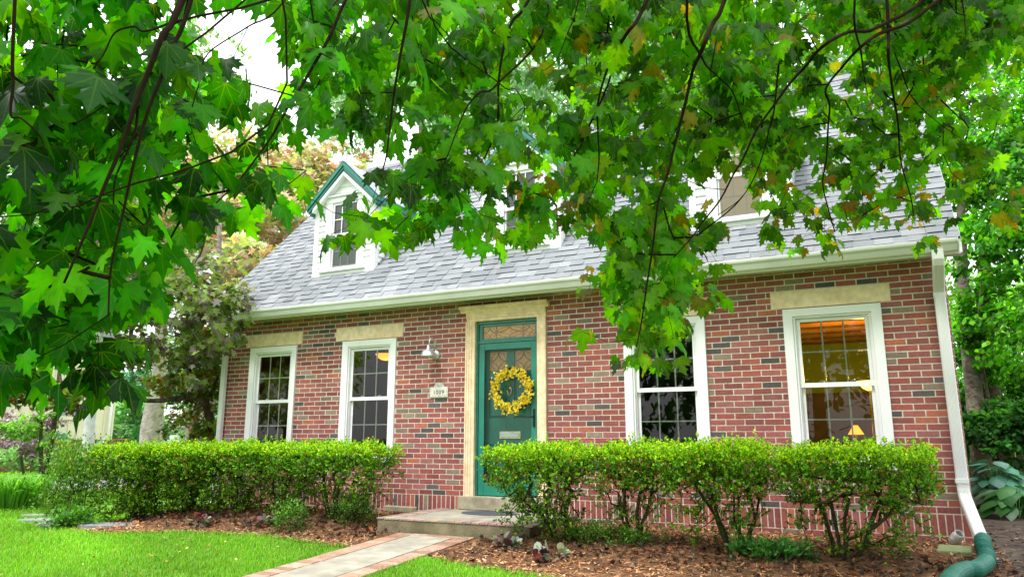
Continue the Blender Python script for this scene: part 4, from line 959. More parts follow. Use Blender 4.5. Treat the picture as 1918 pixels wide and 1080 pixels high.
# ---- generic shrubs / plants ------------------------------------------
def sprigplant(name,label,cat,cx,cy,rx,ry,h,n,ls,cols,m='box',group=None,outline=ELL,z=None,up=.6,stem=True,width=1.,c0=None):
    zb=float(gz(cx,cy)) if z is None else z; r=empty(name,(cx,cy,zb),label,cat,group)
    k=max(6,n//26); a=RNG.uniform(0,6.283,k); q=np.sqrt(RNG.random(k)); w=RNG.random(k)**.7
    sh=np.sin(np.arccos(np.clip(w*.9,0,1)))
    T=np.stack([cx+rx*q*np.cos(a)*(.35+.65*sh),cy+ry*q*np.sin(a)*(.35+.65*sh),zb+h*w],1)
    if stem:
        nd,pr,tid=grow([np.array([cx,cy,zb-.03])],[-1],T,max(.06,h*.15),h*.02,0); branchmesh('stems',nd,pr,tree_radii(pr,.0022*max(1,h),.45,rmax=.02*max(1,h)),'stem',r,4)
    j=RNG.integers(0,k,n); sp=(rx*ry*h)**(1/3)*.17; P=T[j]+RNG.normal(0,sp,(n,3)); P[:,2]=np.maximum(P[:,2],zb+.01)
    out=unit(P-np.array([cx,cy,zb])); TT=unit(out+RNG.normal(0,.6,(n,3))+np.array([0,0,up-.4])); NN=unit(np.array([0,0,1.])+out*.5+RNG.normal(0,.4,(n,3)))
    C=pal(n,cols,.2)*np.clip(.6+.5*((P[:,2]-zb)/h),.5,1.15)[:,None]
    leaves('foliage',P,TT,NN,RNG.uniform(.7,1.3,n)*ls,C,m,r,outline,None,None,0,width); return r
G1=[((.10,.28,.03),3),((.06,.19,.02),3),((.17,.36,.04),2)]
p=onZ(1115,1035,-.40); sprigplant('boxwood_seedling','low bright boxwood sprout in front of the second shrub right of the door','shrub',p[0],p[1],.34,.2,.16,1500,.028,G1)
p=onZ(1190,1045,-.42); sprigplant('boxwood_seedling','smaller low green sprout in the mulch under the third window','shrub',p[0],p[1],.18,.15,.13,700,.026,G1)
p=onZ(1450,1078,-.46); sprigplant('ground_cover_plant','leafy green ground cover at the very bottom edge of the bed','plant',p[0],p[1],.42,.2,.12,1100,.045,[((.06,.24,.05),1),((.10,.32,.05),1)])
p=onZ(540,985,-.28); sprigplant('boxwood_seedling','low green sprig at the foot of the left hedge near the landing','shrub',p[0],p[1],.26,.2,.30,1300,.026,G1)
p=onZ(660,985,-.30); sprigplant('boxwood_seedling','low drooping sprig in front of the left hedge end beside the landing','shrub',p[0],p[1],.30,.2,.30,1500,.026,G1)
for (x,y,l) in ((945,1030,'mottled grey and purple leafy perennial in the mulch right of the walk'),(1035,1050,'small pale heart leaved perennial by the right lawn edge'),(500,995,'silver and maroon leafy perennial at the left lawn edge'),(375,990,'small silvery perennial at the left lawn edge, farther from the walk')):
    p=onZ(x,y,-.37); sprigplant('coral_bells',l,'plant',p[0],p[1],.17,.12,.10,46,.075,[((.30,.34,.28),3),((.10,.02,.04),2),((.18,.26,.12),2),((.25,.05,.02),1)],'hosta','mottled perennials along the mulch edge',[(0,0),(.35,.02),(.5,.4),(.35,.8),(0,1),(-.35,.8),(-.5,.4),(-.35,.02)],up=.3,width=.9)
# loose outer shrub at the hedge's far end
p=onZ(165,960,-.5); sprigplant('loose_shrub','loose unclipped bright green shrub at the left end of the hedge','shrub',-10.35,-1.75,.42,.45,1.08,5200,.042,[((.14,.34,.03),3),((.08,.23,.02),3),((.24,.42,.05),1)],'box')
sprigplant('low_weed_shrub','low leafy plants spilling over the flagstones below the loose shrub','plant',-9.75,-2.1,.45,.2,.22,900,.06,[((.07,.24,.03),3),((.13,.33,.03),2)],'box')
def blades(name,label,cat,cx,cy,rx,ry,h,n,cols,w=.012,z=None,m='grass'):
    zb=float(gz(cx,cy)) if z is None else z; r=empty(name,(cx,cy,zb),label,cat)
    a=RNG.uniform(0,6.28,n); q=np.sqrt(RNG.random(n)); B=np.stack([cx+rx*q*np.cos(a)*.8,cy+ry*q*np.sin(a)*.8,np.full(n,zb)],1); o=np.stack([np.cos(a)*q,np.sin(a)*q,np.zeros(n)],1)+RNG.normal(0,.25,(n,3))*[1,1,0]
    H=h*RNG.uniform(.6,1.1,n)[:,None]; X=unit(np.cross(o+1e-3,[0,0,1.]))*w/2; up=np.array([0,0,1.])
    p1=B+up*H*.55+o*H*.22; p2=B+up*H*.9+o*H*.55; p3=B+up*H*.85+o*H*.95
    V=np.stack([B-X,B+X,p1+X,p1-X,p2+X*.7,p2-X*.7,p3],1).reshape(-1,3); b=(np.arange(n)*7)[:,None]
    Q=np.concatenate([b+[0,1,2,3],b+[3,2,4,5]]); T3=b+[5,4,6]; C=np.repeat(pal(n,cols,.15),7,0); npmesh('foliage',V,[Q,T3],C,m,r); return r
blades('ornamental_grass','tall arching clump of ornamental grass on the far left lawn','grass clump',-14.6,-.2,.75,.65,.60,1300,[((.16,.45,.04),2),((.22,.50,.08),2),((.10,.33,.04),1)],.03,z=-.5)
# hostas at right
HO=[(0,0),(.18,.05),(.34,.25),(.36,.48),(.24,.75),(0,1.05)]; HO=HO+[(-x,y) for x,y in HO[-2:0:-1]]
def hosta(label,cx,cy,R,h,n,ls,cols,z=-.30):
    r=empty('hosta',(cx,cy,z),label,'hosta','hostas beside the house corner'); a=RNG.uniform(0,6.28,n); q=RNG.uniform(.25,1,n)
    B=np.stack([cx+R*q*np.cos(a)*.8,cy+R*q*np.sin(a)*.8,z+h*(1-.55*q)*RNG.uniform(.7,1.1,n)],1); T=np.stack([np.cos(a),np.sin(a),-.25-.35*q],1)+RNG.normal(0,.15,(n,3)); N=np.stack([np.cos(a)*.45,np.sin(a)*.45,np.ones(n)],1)+RNG.normal(0,.12,(n,3))
    leaves('foliage',B,T,N,RNG.uniform(.75,1.15,n)*ls,pal(n,cols,.13),'hosta',r,HO,(0,.4),lambda x,y:-.5*x*x-.3*(y-.3)**2+.06,.25)
    V,F=tubes(np.tile([[cx,cy,z-.02]],(n,1)),B,np.full(n,.006),np.full(n,.004),4); npmesh('stalks',V,[F],None,'hstalk',r); return r
MT['hstalk']=mat('hosta_stalk',(.08,.22,.04),.5,.1,10)
HB=[((.10,.28,.19),2),((.15,.34,.24),1),((.06,.20,.12),2)]; HG=[((.02,.12,.02),2),((.035,.16,.025),2)]
hosta('blue green hosta hugging the house corner behind the downspout',1.50,4.8,.50,.80,64,.27,HB)
hosta('dark green hosta in front of the blue ones, right of the downspout',1.50,3.2,.55,.50,64,.27,HG)
hosta('blue green hosta farther right by the fence, small leaves',2.35,4.8,.5,.6,50,.20,HB)
hosta('low dark hosta at the right edge of the picture',2.05,3.1,.5,.5,56,.25,HG)
hosta('dark hosta behind the others against the fence foot',2.0,5.4,.6,.55,40,.30,HG)
# fence of vertical boards with ivy, far right
def fence():
    a=np.array([1.3,8.4]); bb=np.array([7.5,5.6]); d=bb-a; L=np.linalg.norm(d); d/=L; nrm=np.array([d[1],-d[0]]); r=empty('wooden_fence',(a[0],a[1],-.35),'old vertical board fence half buried in ivy on the right','fence')
    u=0; b=MB()
    while u<L:
        w=.14; h=1.15+random.uniform(-.02,.03); p=a+d*u; q=a+d*(u+w-.012); o=nrm*random.uniform(0,.008)
        vs=[(p[0]+o[0],p[1]+o[1]),(q[0]+o[0],q[1]+o[1]),(q[0]-nrm[0]*.02,q[1]-nrm[1]*.02),(p[0]-nrm[0]*.02,p[1]-nrm[1]*.02)]; b.prism(vs,'z',-.45,h); u+=w
    b.build('boards','fence',r)
    for z in (.0,.8): 
        b=MB(); q0=a-nrm*.021; q1=bb-nrm*.021; b.prism([(q0[0],q0[1]),(q1[0],q1[1]),(q1[0]-nrm[0]*.04,q1[1]-nrm[1]*.04),(q0[0]-nrm[0]*.04,q0[1]-nrm[1]*.04)],'z',z,z+.09); b.build('rail','fence',r)
fence()
# ---- leaf-cloud trees ---------------------------------------------------
def cloud(name,label,cat,trunk,blobs,n,ls,cols,m='far',outline=ELL,bark='bark',tr0=.18,droop=.0,group=None,width=1.,limb=.006,clump=None,zshade=.35,trunkn=10,nlimb=70):
    base=trunk[0]; r=empty(name,base,label,cat,group)
    b=MB(); k=len(trunk); b.tube(trunk,[tr0*(1-.75*i/(k-1)) for i in range(k)],trunkn); b.build('trunk',bark,r,True)
    bl=np.array([q[:6] for q in blobs],float); wt=np.array([q[3]*q[5]+.01 for q in blobs]); wt/=wt.sum()
    nc=max(12,int(n/(clump or 38))); j=RNG.choice(len(bl),nc,p=wt); v=unit(RNG.normal(0,1,(nc,3)))*(RNG.random((nc,1))**.38); CC=bl[j,:3]+v*bl[j,3:6]
    sub=CC[RNG.permutation(nc)[:nlimb]]; nodes=[np.array(t,float) for t in trunk]; pr=[-1]+list(range(k-1))
    nn_=nodes[k//3:] if k>3 else nodes; nd,pp,_=grow(nn_,[-1]+list(range(len(nn_)-1)),sub,.5,.08,0); branchmesh('limbs',nd,pp,tree_radii(pp,limb,.5,rmax=tr0*.5),bark,r,5)
    jj=RNG.integers(0,nc,n); rb=bl[j][jj,3:6].mean(1,keepdims=True); P=CC[jj]+RNG.normal(0,1,(n,3))*rb*.16*np.array([1,1,.55])
    out=unit(P-bl[j][jj,:3]); TT=unit(out*.6+RNG.normal(0,.5,(n,3))+np.array([0,0,-droop])); NN=unit(np.array([0,0,1.])+RNG.normal(0,.45,(n,3))+out*.3)
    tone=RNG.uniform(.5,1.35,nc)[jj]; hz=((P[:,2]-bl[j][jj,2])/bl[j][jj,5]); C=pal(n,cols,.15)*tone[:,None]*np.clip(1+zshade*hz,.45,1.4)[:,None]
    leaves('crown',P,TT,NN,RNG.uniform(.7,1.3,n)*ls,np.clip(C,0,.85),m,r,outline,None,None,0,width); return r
def bb(px,py,d,rx,ry=None,rz=None): p=at(px,py,d); return (p[0],p[1],p[2],rx,ry or rx,rz or rx)
MAP5=[(0,0),(.5,.15),(.25,.35),(.55,.65),(.18,.6),(0,1),(-.18,.6),(-.55,.65),(-.25,.35),(-.5,.15)]
COP=[((.22,.17,.16),2),((.17,.28,.05),4),((.10,.08,.075),1),((.26,.38,.08),3.5),((.42,.41,.38),1.2)]
p0=np.array([-12.2,1.6,-.5])
cloud('copper_maple','purple leaved maple hanging over the left corner of the gutter','tree',[tuple(p0),(-12.1,1.6,.4),(-11.8,1.5,1.4),(-11.3,1.3,2.6),(-11,1.0,4),(-11,.9,5.5)],
  [bb(400,540,11.2,.75,.6,.7),bb(340,600,11.5,.8,.7,.8),bb(425,600,10.6,.42,.35,.45),bb(300,520,12,.9,.8,.8),bb(370,680,11.4,.6,.5,.5),bb(240,430,12,1.,.9,.9),bb(240,600,12,.9,.7,.8),bb(440,560,10.4,.3,.25,.35)],4300,.115,COP,'copper',MAP5,'barkgrey',.12,.9)
ORG=[((.11,.24,.02),4),((.20,.28,.03),3),((.38,.13,.03),1.6),((.30,.22,.03),1.4)]
cloud('japanese_maple','orange and green japanese maple low beside the left downspout','tree',[tuple(onZ(400,880,-.45)),tuple(at(398,800,12.8)),tuple(at(385,755,12.6)),tuple(at(360,742,12.6)),tuple(at(300,750,12.4)),tuple(at(225,750,12.2))],
  [bb(380,680,12.8,.75,.6,.6),bb(350,790,12.6,.6,.5,.35),bb(395,735,13,.5,.5,.5),bb(330,720,13,.5,.5,.35),bb(395,640,13,.6,.5,.4)],5200,.07,ORG,'far',MAP5,'bark',.10,.3)
RED=[((.74,.48,.42),3),((.80,.66,.60),2.5),((.48,.54,.20),3),((.72,.30,.24),1.4),((.38,.54,.16),2.5)]
cloud('red_maple','tall pinkish red maple rising behind the left end of the roof','tree',[(-15.5,5,-.5),(-15.4,5,3),(-15.2,5,6),(-15,5,9)],
  [bb(470,350,20,2.0,1.8,1.2),bb(540,315,20,1.7,1.6,.9),bb(420,430,19,1.5,1.5,1.2),bb(500,430,18,1.1,1,.9),bb(560,390,17,.8,.8,.9),bb(420,300,20,1.5,1.4,.9),bb(620,320,21,1.3,1.1,.7),bb(480,500,16.5,.8,.8,.7)],9500,.17,RED,'far',MAP5,'barkgrey',.2,.2)
PAL=[((.36,.62,.40),3),((.26,.50,.28),3),((.50,.72,.52),2)]  # pale leaf colours carry the haze and overexposed skylight
def bigtree(name,label,px,py,d,R,n,ls,cols,grp,tr=.35,bark='barkgrey',nb=9,sq=.8,**kw):
    c=at(px,py,d); bs=[]
    for k in range(nb):
        v=RNG.normal(0,1,3); v/=np.linalg.norm(v); bs.append((c[0]+v[0]*R*.7,c[1]+v[1]*R*.6,c[2]+v[2]*R*sq*.8,R*.42,R*.42,R*.36))
    g=-.5; return cloud(name,label,'tree',[(c[0],c[1],g),(c[0]+.1,c[1],g+(c[2]-g)*.3),(c[0],c[1]+.1,g+(c[2]-g)*.7),(c[0],c[1],c[2]+R*.3)],bs,n,ls,cols,group=grp,bark=bark,tr0=tr,**kw)
gB='pale tall trees behind the house'
bigtree('backyard_tree','pale green tree over the roof behind the middle dormer',1010,150,24,4.3,15000,.20,PAL,gB)
bigtree('backyard_tree','tall pale green tree behind the right dormer, widest of those above the roof',1440,60,26,5.6,20000,.20,PAL,gB)
bigtree('backyard_tree','light green tree between the left and the middle dormer',790,210,27,3.8,10000,.20,PAL,gB)
bigtree('backyard_tree','pale tree top above the right end of the roof',1690,80,27,4.2,12000,.20,PAL,gB)
bigtree('backyard_tree','pale tree rising behind the gap between middle and right dormers',1230,70,28,4.2,10000,.20,PAL,gB)
DG=[((.09,.24,.05),3),((.14,.32,.07),2),((.06,.17,.05),2)]
# dense greenery to the right of the house
RG=[((.11,.42,.01),3),((.065,.30,.01),3),((.20,.54,.015),2),((.03,.15,.01),2)]
cloud('vine_covered_tree','leaning trunk pair wrapped in ivy right of the house corner','tree',[tuple(onY(1845,930,7.5)),tuple(onY(1832,800,7.5)),tuple(onY(1815,660,7.5)),tuple(onY(1803,520,7.5)),tuple(onY(1800,400,7.5)),tuple(onY(1815,250,7.5))],
  [bb(1900,330,14,1.5,1.4,1.6),bb(1850,460,13.5,.7,.7,.7),bb(1900,560,13,.8,.8,.7),bb(1870,250,14.5,1.2,1.1,1.1),bb(1960,200,15,1.8,1.6,1.6),bb(1880,430,13,.8,.7,.7),bb(1960,450,13,1.1,1.,1.2),bb(1800,330,15,.5,.5,.7),bb(1960,640,12,.8,.8,.9)],17000,.115,RG,'leaf2',ELL,'barkgrey',.19,.7,limb=.004,width=1.25)
b=MB(); pts=[onY(x,y,7.9) for x,y in ((1868,930),(1862,790),(1850,660),(1842,560),(1845,450))]; b.tube(pts,[.18,.16,.15,.13,.10],10); rr=b.build('tree_trunk','bark',smooth=True); tag(rr,'darker second trunk just right of the ivy wrapped one','tree trunk')
IV=[((.05,.22,.035),3),((.09,.32,.04),2),((.03,.13,.03),2),((.12,.36,.09),1)]
def thicket(name,label,pts,n,ls,cols,m='leaf2',cat='bush',group=None,outline=ELL,width=1.3,z=-.35,**kw):
    bs=[bb(*q) for q in pts]; c=np.mean([q[:3] for q in bs],0); return cloud(name,label,cat,[(c[0],c[1],z),(c[0]+.05,c[1],z+(c[2]-z)*.4),(c[0],c[1],z+(c[2]-z)*.8),(c[0],c[1],c[2])],bs,n,ls,cols,m,outline,'bark',.05,.6,group,width,.003,**kw)
thicket('ivy','ivy draped over the old board fence at the right',[(1850,800,13.2,.55,.4,.35),(1910,790,12.6,.6,.4,.4),(1960,800,12.2,.6,.4,.5),(1835,760,14,.5,.4,.4),(1900,840,12.3,.35,.25,.25),(1830,850,14,.35,.3,.3)],6500,.10,IV,cat='ivy')
thicket('climbing_ivy','ivy climbing the paired trunks right of the downspout',[(1815,560,13.6,.28,.3,.35),(1835,620,13.6,.28,.3,.4),(1850,680,13.6,.3,.3,.4),(1805,640,13.6,.14,.2,.5),(1860,560,13.8,.3,.3,.4),(1840,740,13.6,.35,.3,.3)],2600,.075,RG,cat='ivy')
thicket('undergrowth_bush','bright bush between the ivy covered fence and the trunks',[(1880,740,15,.8,.7,.45),(1930,700,15,.9,.7,.6),(1815,720,15.5,.4,.4,.5),(1830,640,16,.5,.5,.6)],5500,.11,RG)
thicket('undergrowth_bush','pale bush far behind the trunks on the right',[(1800,600,22,.8,.8,1.0),(1870,620,22,1.4,1,1.3),(1950,600,22,1.6,1,1.4),(1790,520,23,.8,.8,1),(1800,720,21,.7,.6,1)],8500,.15,[((.30,.55,.10),2),((.20,.45,.08),2)])

# ---- the far side of the street ------------------------------------------
p=onZ(78,938,-.5)
cloud('sapling','thin young tree standing on the left lawn','tree',[tuple(onZ(76,940,-.5)),tuple(at(77,880,15)),tuple(at(76,840,15)),tuple(at(77,800,15)),tuple(at(78,740,15)),tuple(at(80,700,15))],
  [bb(40,800,14.8,.55,.4,.22),bb(75,815,15,.25,.2,.25),bb(15,800,14.7,.3,.3,.15),bb(85,770,15,.25,.2,.2)],1500,.08,[((.20,.48,.06),1),((.30,.55,.10),1)],'far',ELL,'bark',.055,.3,limb=.004,nlimb=14)
cloud('orange_maple','small orange and green maple above the sapling on the left','tree',[(-20.6+4.2,1.6,-.5),(-16.3,1.6,1.0),(-16.2,1.5,2.2),(-16.2,1.5,3.2)],
  [bb(130,745,16,.9,.6,.28),bb(60,740,16,.7,.6,.3),bb(170,720,15.6,.5,.4,.25),bb(20,720,16.3,.6,.5,.4)],3200,.09,ORG,'far',MAP5,'bark',.07,.1,limb=.004)
cloud('purple_smoke_bush','purple leaved smoke bush in front of the far brick wall','tree',[tuple(onZ(45,890,-.5)),tuple(at(40,860,24)),tuple(at(38,830,24)),tuple(at(35,800,24))],
  [bb(30,795,24,1.1,.7,.45),bb(85,790,24,.7,.6,.3),bb(40,835,23.5,1.0,.6,.3),bb(100,845,24,.5,.5,.2)],3200,.12,[((.32,.24,.32),2),((.42,.34,.42),2),((.16,.10,.14),1)],'copper',ELL,'bark',.06,.2,limb=.004)
def farhouse():
    X=-33.0; c1=onX(192,872,X); c0=onX(-260,872,X); y0,y1=c0[1],c1[1]; zb=-.55; zs=float(onX(100,823,X)[2]); zt=zs+4.4
    r=empty('neighbour_house',(X,y1,zb),'cream sided and brick split level house across the side street','house')
    b=MB(); b.box(X-9,X,y0,y1-.35,zb,zs+.02); b.build('brick_base','farbrick',r)
    b=MB(); b.box(X-9,X+.45,y0,y1,zs+.021,zt)
    y=y0
    while y<y1-.05: b.box(X+.4505,X+.485,y,y+.06,zs+.03,zt-.01); y+=.42
    b.build('siding','cream',r)
    b=MB(); b.prism([(y0-.5,zt),(y1+.6,zt),(y1+.6,zt+.12),((y0+y1)/2,zt+2.2),(y0-.5,zt+.12)],'x',X-9.5,X+1.0); b.build('roof','asphalt',r)
    w0=onX(88,780,X); b=MB(); b.box(X+.452,X+.53,w0[1]-.1,w0[1]+1.15,w0[2]-.12,w0[2]+1.25); o=b.build('window','cream',r); b=MB(); b.box(X+.5305,X+.54,w0[1]+.08,w0[1]+.97,w0[2]+.05,w0[2]+1.1); b.build('pane','grey',o)
    b=MB(); b.tube([(X+.6,y1-.3,zt),(X+.6,y1-.3,zs+.2),(X+.2,y1-.6,zs-.2),(X+.15,y1-1.2,zs-.35)],.06,8); b.build('downspout','white',r,True)
farhouse()
def whitehouse():
    d=52; a=at(214,835,d); c=at(330,835,d); zb=-.5; ze=float(at(214,797,d)[2]); za=float(at(262,757,d)[2]); f=unit(c-a); f[2]=0; f=unit(f); n=np.array([-f[1],f[0],0]); L=float(np.linalg.norm((c-a)[:2]))
    r=empty('white_house',(a[0],a[1],zb),'distant white gabled house behind the deck railing','house')
    def P(u,v,z): q=a+f*u+n*v; return (q[0],q[1],z)
    b=MB(); b._add([P(0,0,zb),P(L,0,zb),P(L,0,ze),P(L*.46,0,za),P(0,0,ze),P(0,7,zb),P(L,7,zb),P(L,7,ze),P(L*.46,7,za),P(0,7,ze)],[(0,1,2,3,4),(0,4,9,5),(1,6,7,2),(5,9,8,7,6)]); b.build('wall','sid',r)
    b=MB()
    for (u0,z0,u1,z1) in ((-.5,ze-.25,L*.46,za+.02),(L+.5,ze-.25,L*.46,za+.02)):
        b._add([P(u0,-.35,z0),P(u1,-.35,z1),P(u1,7.4,z1),P(u0,7.4,z0),P(u0,-.35,z0+.15),P(u1,-.35,z1+.15),P(u1,7.4,z1+.15),P(u0,7.4,z0+.15)],[(0,1,5,4),(4,5,6,7),(0,3,2,1),(0,4,7,3)])
    b.build('roof','white',r)
    q=at(243,813,d-.2); u=float((q-a)@f); b=MB(); b._add([P(u-.45,-.06,q[2]-.65),P(u+.45,-.06,q[2]-.65),P(u+.45,-.06,q[2]+.55),P(u-.45,-.06,q[2]+.55)],[(0,1,2,3)]); b.build('window','grey',r)
whitehouse()
def deck():
    d=38; a=at(192,832,d); c=at(262,832,d); f=c-a; L=np.linalg.norm(f); f/=L; r=empty('deck',tuple(a[:2])+(-.5,),'reddish timber deck with slatted railing beside the far house','deck')
    zt=float(at(200,823,d)[2]); zb=float(at(200,833,d)[2]); n=np.array([-f[1],f[0],0])
    def bar(u0,u1,z0,z1,b,t=.04):
        p=a+f*u0; q=a+f*u1; b._add([(p[0],p[1],z0),(q[0],q[1],z0),(q[0]+n[0]*t,q[1]+n[1]*t,z0),(p[0]+n[0]*t,p[1]+n[1]*t,z0),(p[0],p[1],z1),(q[0],q[1],z1),(q[0]+n[0]*t,q[1]+n[1]*t,z1),(p[0]+n[0]*t,p[1]+n[1]*t,z1)],[(0,3,2,1),(4,5,6,7),(0,1,5,4),(1,2,6,5),(2,3,7,6),(3,0,4,7)])
    b=MB(); bar(0,L,zt,zt+.07,b,.1); bar(0,L,zb-.05,zb+.02,b); u=.05
    while u<L: bar(u,u+.05,zb+.021,zt-.001,b); u+=.13
    b.build('railing','redwood',r)
    b=MB(); u=0
    while u<L*.55: bar(u,u+.13,-.5,zb-.051,b,.03); u+=.14
    b.build('skirt_boards','redwood',r)
deck()
p=onZ(180,892,-.5); q=at(180,842,27); b=MB(); s=.42
b.box(q[0]-s,q[0]+s,q[1]-s,q[1]+s,-.5,q[2]); 
for k in range(8): b.box(q[0]-s-.01,q[0]+s+.01,q[1]-s-.01,q[1]+s+.01,-.4+k*.13,-.37+k*.13)
b.box(q[0]-s-.03,q[0]+s+.03,q[1]-s-.03,q[1]+s+.03,q[2]+.001,q[2]+.06)
o=b.build('air_conditioner','grey',bevel=.01); tag(o,'grey air conditioning unit between the pale post and the deck','air conditioner')
a=at(163,858,21); c=at(176,700,21); b=MB(); n=10; b.tube([(a[0],a[1],-.55)]+[tuple(a+(c-a)*k/n) for k in range(n+1)],[.17]+[.165-.004*k for k in range(n+1)],12); o=b.build('painted_post','postpaint',smooth=True); tag(o,'pale mint painted leaning post in front of the cream house','post')
# big grey trunk and conical shrub
TP=[onZ(268,905,-.5)]; dd=float((TP[0]-CAM)@FW)
dd=21; tr=[at(283,870,dd),at(284,800,dd),at(290,760,dd),at(298,722,dd),at(302,640,dd),at(300,500,dd),at(290,330,dd)]; tr[0][2]=-.5
cloud('grey_trunk_tree','thick pale grey trunk standing behind the hedge at left','tree',[tuple(t) for t in tr],[bb(280,330,21,2.6,2,1.6),bb(150,420,21,2.6,2,1.6),bb(60,560,21,2.2,2,1.4),bb(60,330,21,2.6,2,2),bb(220,560,21,1.6,1.4,.9),bb(380,150,22,1.5,1.5,1.5)],12000,.17,[((.20,.42,.12),2),((.34,.52,.20),2),((.14,.30,.08),1)],'far',ELL,'barkpale',.34,.2,trunkn=16)
q=at(253,832,30); h=1.55; m=900; t=RNG.random(m)**.8; a=RNG.uniform(0,6.28,m); rr=.42*(1-t)**.7*RNG.uniform(.6,1,m); P=np.stack([q[0]+rr*np.cos(a),q[1]+rr*np.sin(a),-.5+(h+.0)*t*1.25],1)
r=empty('conical_evergreen',(q[0],q[1],-.5),'small dark conical evergreen against the white house','shrub'); leaves('foliage',P,np.tile([[0,0,1.]],(m,1))+RNG.normal(0,.3,(m,3)),np.stack([np.cos(a),np.sin(a),a*0],1),np.full(m,.17),pal(m,[((.05,.20,.05),1),((.09,.28,.08),1)]),'far',r,ELL,None,None,0)
b=MB(); b.tube([(q[0],q[1],-.5),(q[0],q[1],.8)],.04,6); b.build('trunk','bark',r)
cloud('reflection_tree','unseen yellow green tree, added to be reflected in the leftmost window','tree',[(-17,-9.5,-1),(-17,-9.4,1),(-16.9,-9.4,3),(-17,-9.4,5)],[(-16.5,-8.6,2.2,1.6,2.2,1.3),(-17,-10.5,3.4,1.8,2.0,1.6),(-17,-7.5,3.8,1.8,1.8,1.5)],3000,.22,[((.60,.75,.05),2),((.38,.60,.04),2)],'far',ELL,'bark',.15)  # unseen tree, added as a reflection source for the window glass
cloud('reflection_tree','unseen broad dark tree, added opposite the house for its window reflections','tree',[(-2,-21,-1.2),(-2,-21,2),(-2,-21,5),(-2,-21,8)],[(-2,-20,3.2,4.5,2.5,2.6),(-7,-21,4,3.6,2.5,3),(3.5,-21,4,3.6,2.5,3),(-2,-21,7,5,3,2.5)],6000,.42,[((.08,.22,.02),2),((.05,.14,.02),2)],'far',ELL,'bark',.3)  # unseen tree, added so the glass reflects less white sky
DK=[((.10,.30,.16),2),((.16,.40,.24),2),((.07,.22,.12),1)]
gD='distant green trees beyond the houses'
bigtree('distant_tree','bluish green tree between the cream house and the white one',205,775,60,4.5,5000,.45,DK,gD,nb=7)
bigtree('distant_tree','bluish green tree rising behind the roof of the white house',290,735,66,6.5,7000,.5,DK,gD,nb=8)
bigtree('distant_tree','pale green tree between grey trunk and house corner',350,780,48,4.5,6000,.4,[((.25,.48,.20),2),((.16,.36,.14),1)],gD,nb=8)
sprigplant('foundation_shrub','dark rounded shrub at the far brick wall behind the sapling','shrub',float(onX(97,860,-31.8)[0]),float(onX(97,860,-31.8)[1]),.9,.9,1.5,900,.16,DK,'far',z=-.5,stem=False)
sprigplant('foundation_hosta','pale green hosta bed against the far brick wall','hosta',float(onX(30,870,-31.2)[0]),float(onX(30,870,-31.2)[1]),.7,1.7,.75,700,.24,[((.25,.50,.18),1),((.35,.60,.25),1)],'far',z=-.5,stem=False)
sprigplant('yellow_lily','yellow flowering clump beside the sapling','plant',float(at(112,880,24)[0]),float(at(112,880,24)[1]),.6,.6,1.2,260,.13,[((.60,.50,.05),2),((.25,.42,.05),2),((.6,.2,.06),1)],'far',z=-.5)
# ================================================================== GROUND STUFF
def grass():
    Bs=[];Hs=[];Ws=[]
    def reg(x0,x1,y0,y1,den,h,w,ok):
        n=int((x1-x0)*(y1-y0)*den); x=RNG.uniform(x0,x1,n); y=RNG.uniform(y0,y1,n); k=ok(x,y); x,y=x[k],y[k]; Bs.append(np.stack([x,y,gz(x,y)],1)); Hs.append(RNG.uniform(.5,1.15,len(x))*h); Ws.append(np.full(len(x),w))
    eL=lambda x,y: (x<-5.03)&((y<edgeL(x)+.03)|(x<-10.1))
    reg(-9.6,-5.03,-6.0,-1.9,3000,.062,.0055,eL); reg(-13.5,-9.6,-5,-.2,900,.07,.010,eL); reg(-17.6,-13.5,-4,5,330,.075,.017,eL); reg(-12.5,-10.2,-.2,5,250,.07,.015,eL)
    reg(-4.03,-1.0,-6,-2.5,3200,.062,.0055,lambda x,y:(y<edgeR(x)+.03))
    reg(-31.5,-23.6,-6,16,45,.09,.05,lambda x,y:x<0)
    B=np.concatenate(Bs);H=np.concatenate(Hs)[:,None];W=np.concatenate(Ws)[:,None]; n=len(B); a=RNG.uniform(0,6.28,n); o=np.stack([np.cos(a),np.sin(a),a*0],1); X=np.stack([-np.sin(a),np.cos(a),a*0],1)*W/2
    up=np.array([0,0,1.]); k=RNG.uniform(.1,.7,(n,1)); B=B-up*.004; p1=B+up*H*.6+o*H*k*.3; p2=B+up*H*(1-.25*k)+o*H*k
    V=np.stack([B-X,B+X,p1+X*.8,p1-X*.8,p2],1).reshape(-1,3); b=(np.arange(n)*5)[:,None]; Q=b+[0,1,2,3]; T3=b+[3,2,4]
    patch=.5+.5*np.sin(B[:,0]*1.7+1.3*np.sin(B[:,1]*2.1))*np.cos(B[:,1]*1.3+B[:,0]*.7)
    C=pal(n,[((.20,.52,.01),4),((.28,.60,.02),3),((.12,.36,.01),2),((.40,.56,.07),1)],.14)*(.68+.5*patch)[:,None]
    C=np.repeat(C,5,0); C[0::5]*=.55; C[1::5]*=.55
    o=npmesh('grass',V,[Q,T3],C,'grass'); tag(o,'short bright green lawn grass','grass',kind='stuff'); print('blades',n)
grass()
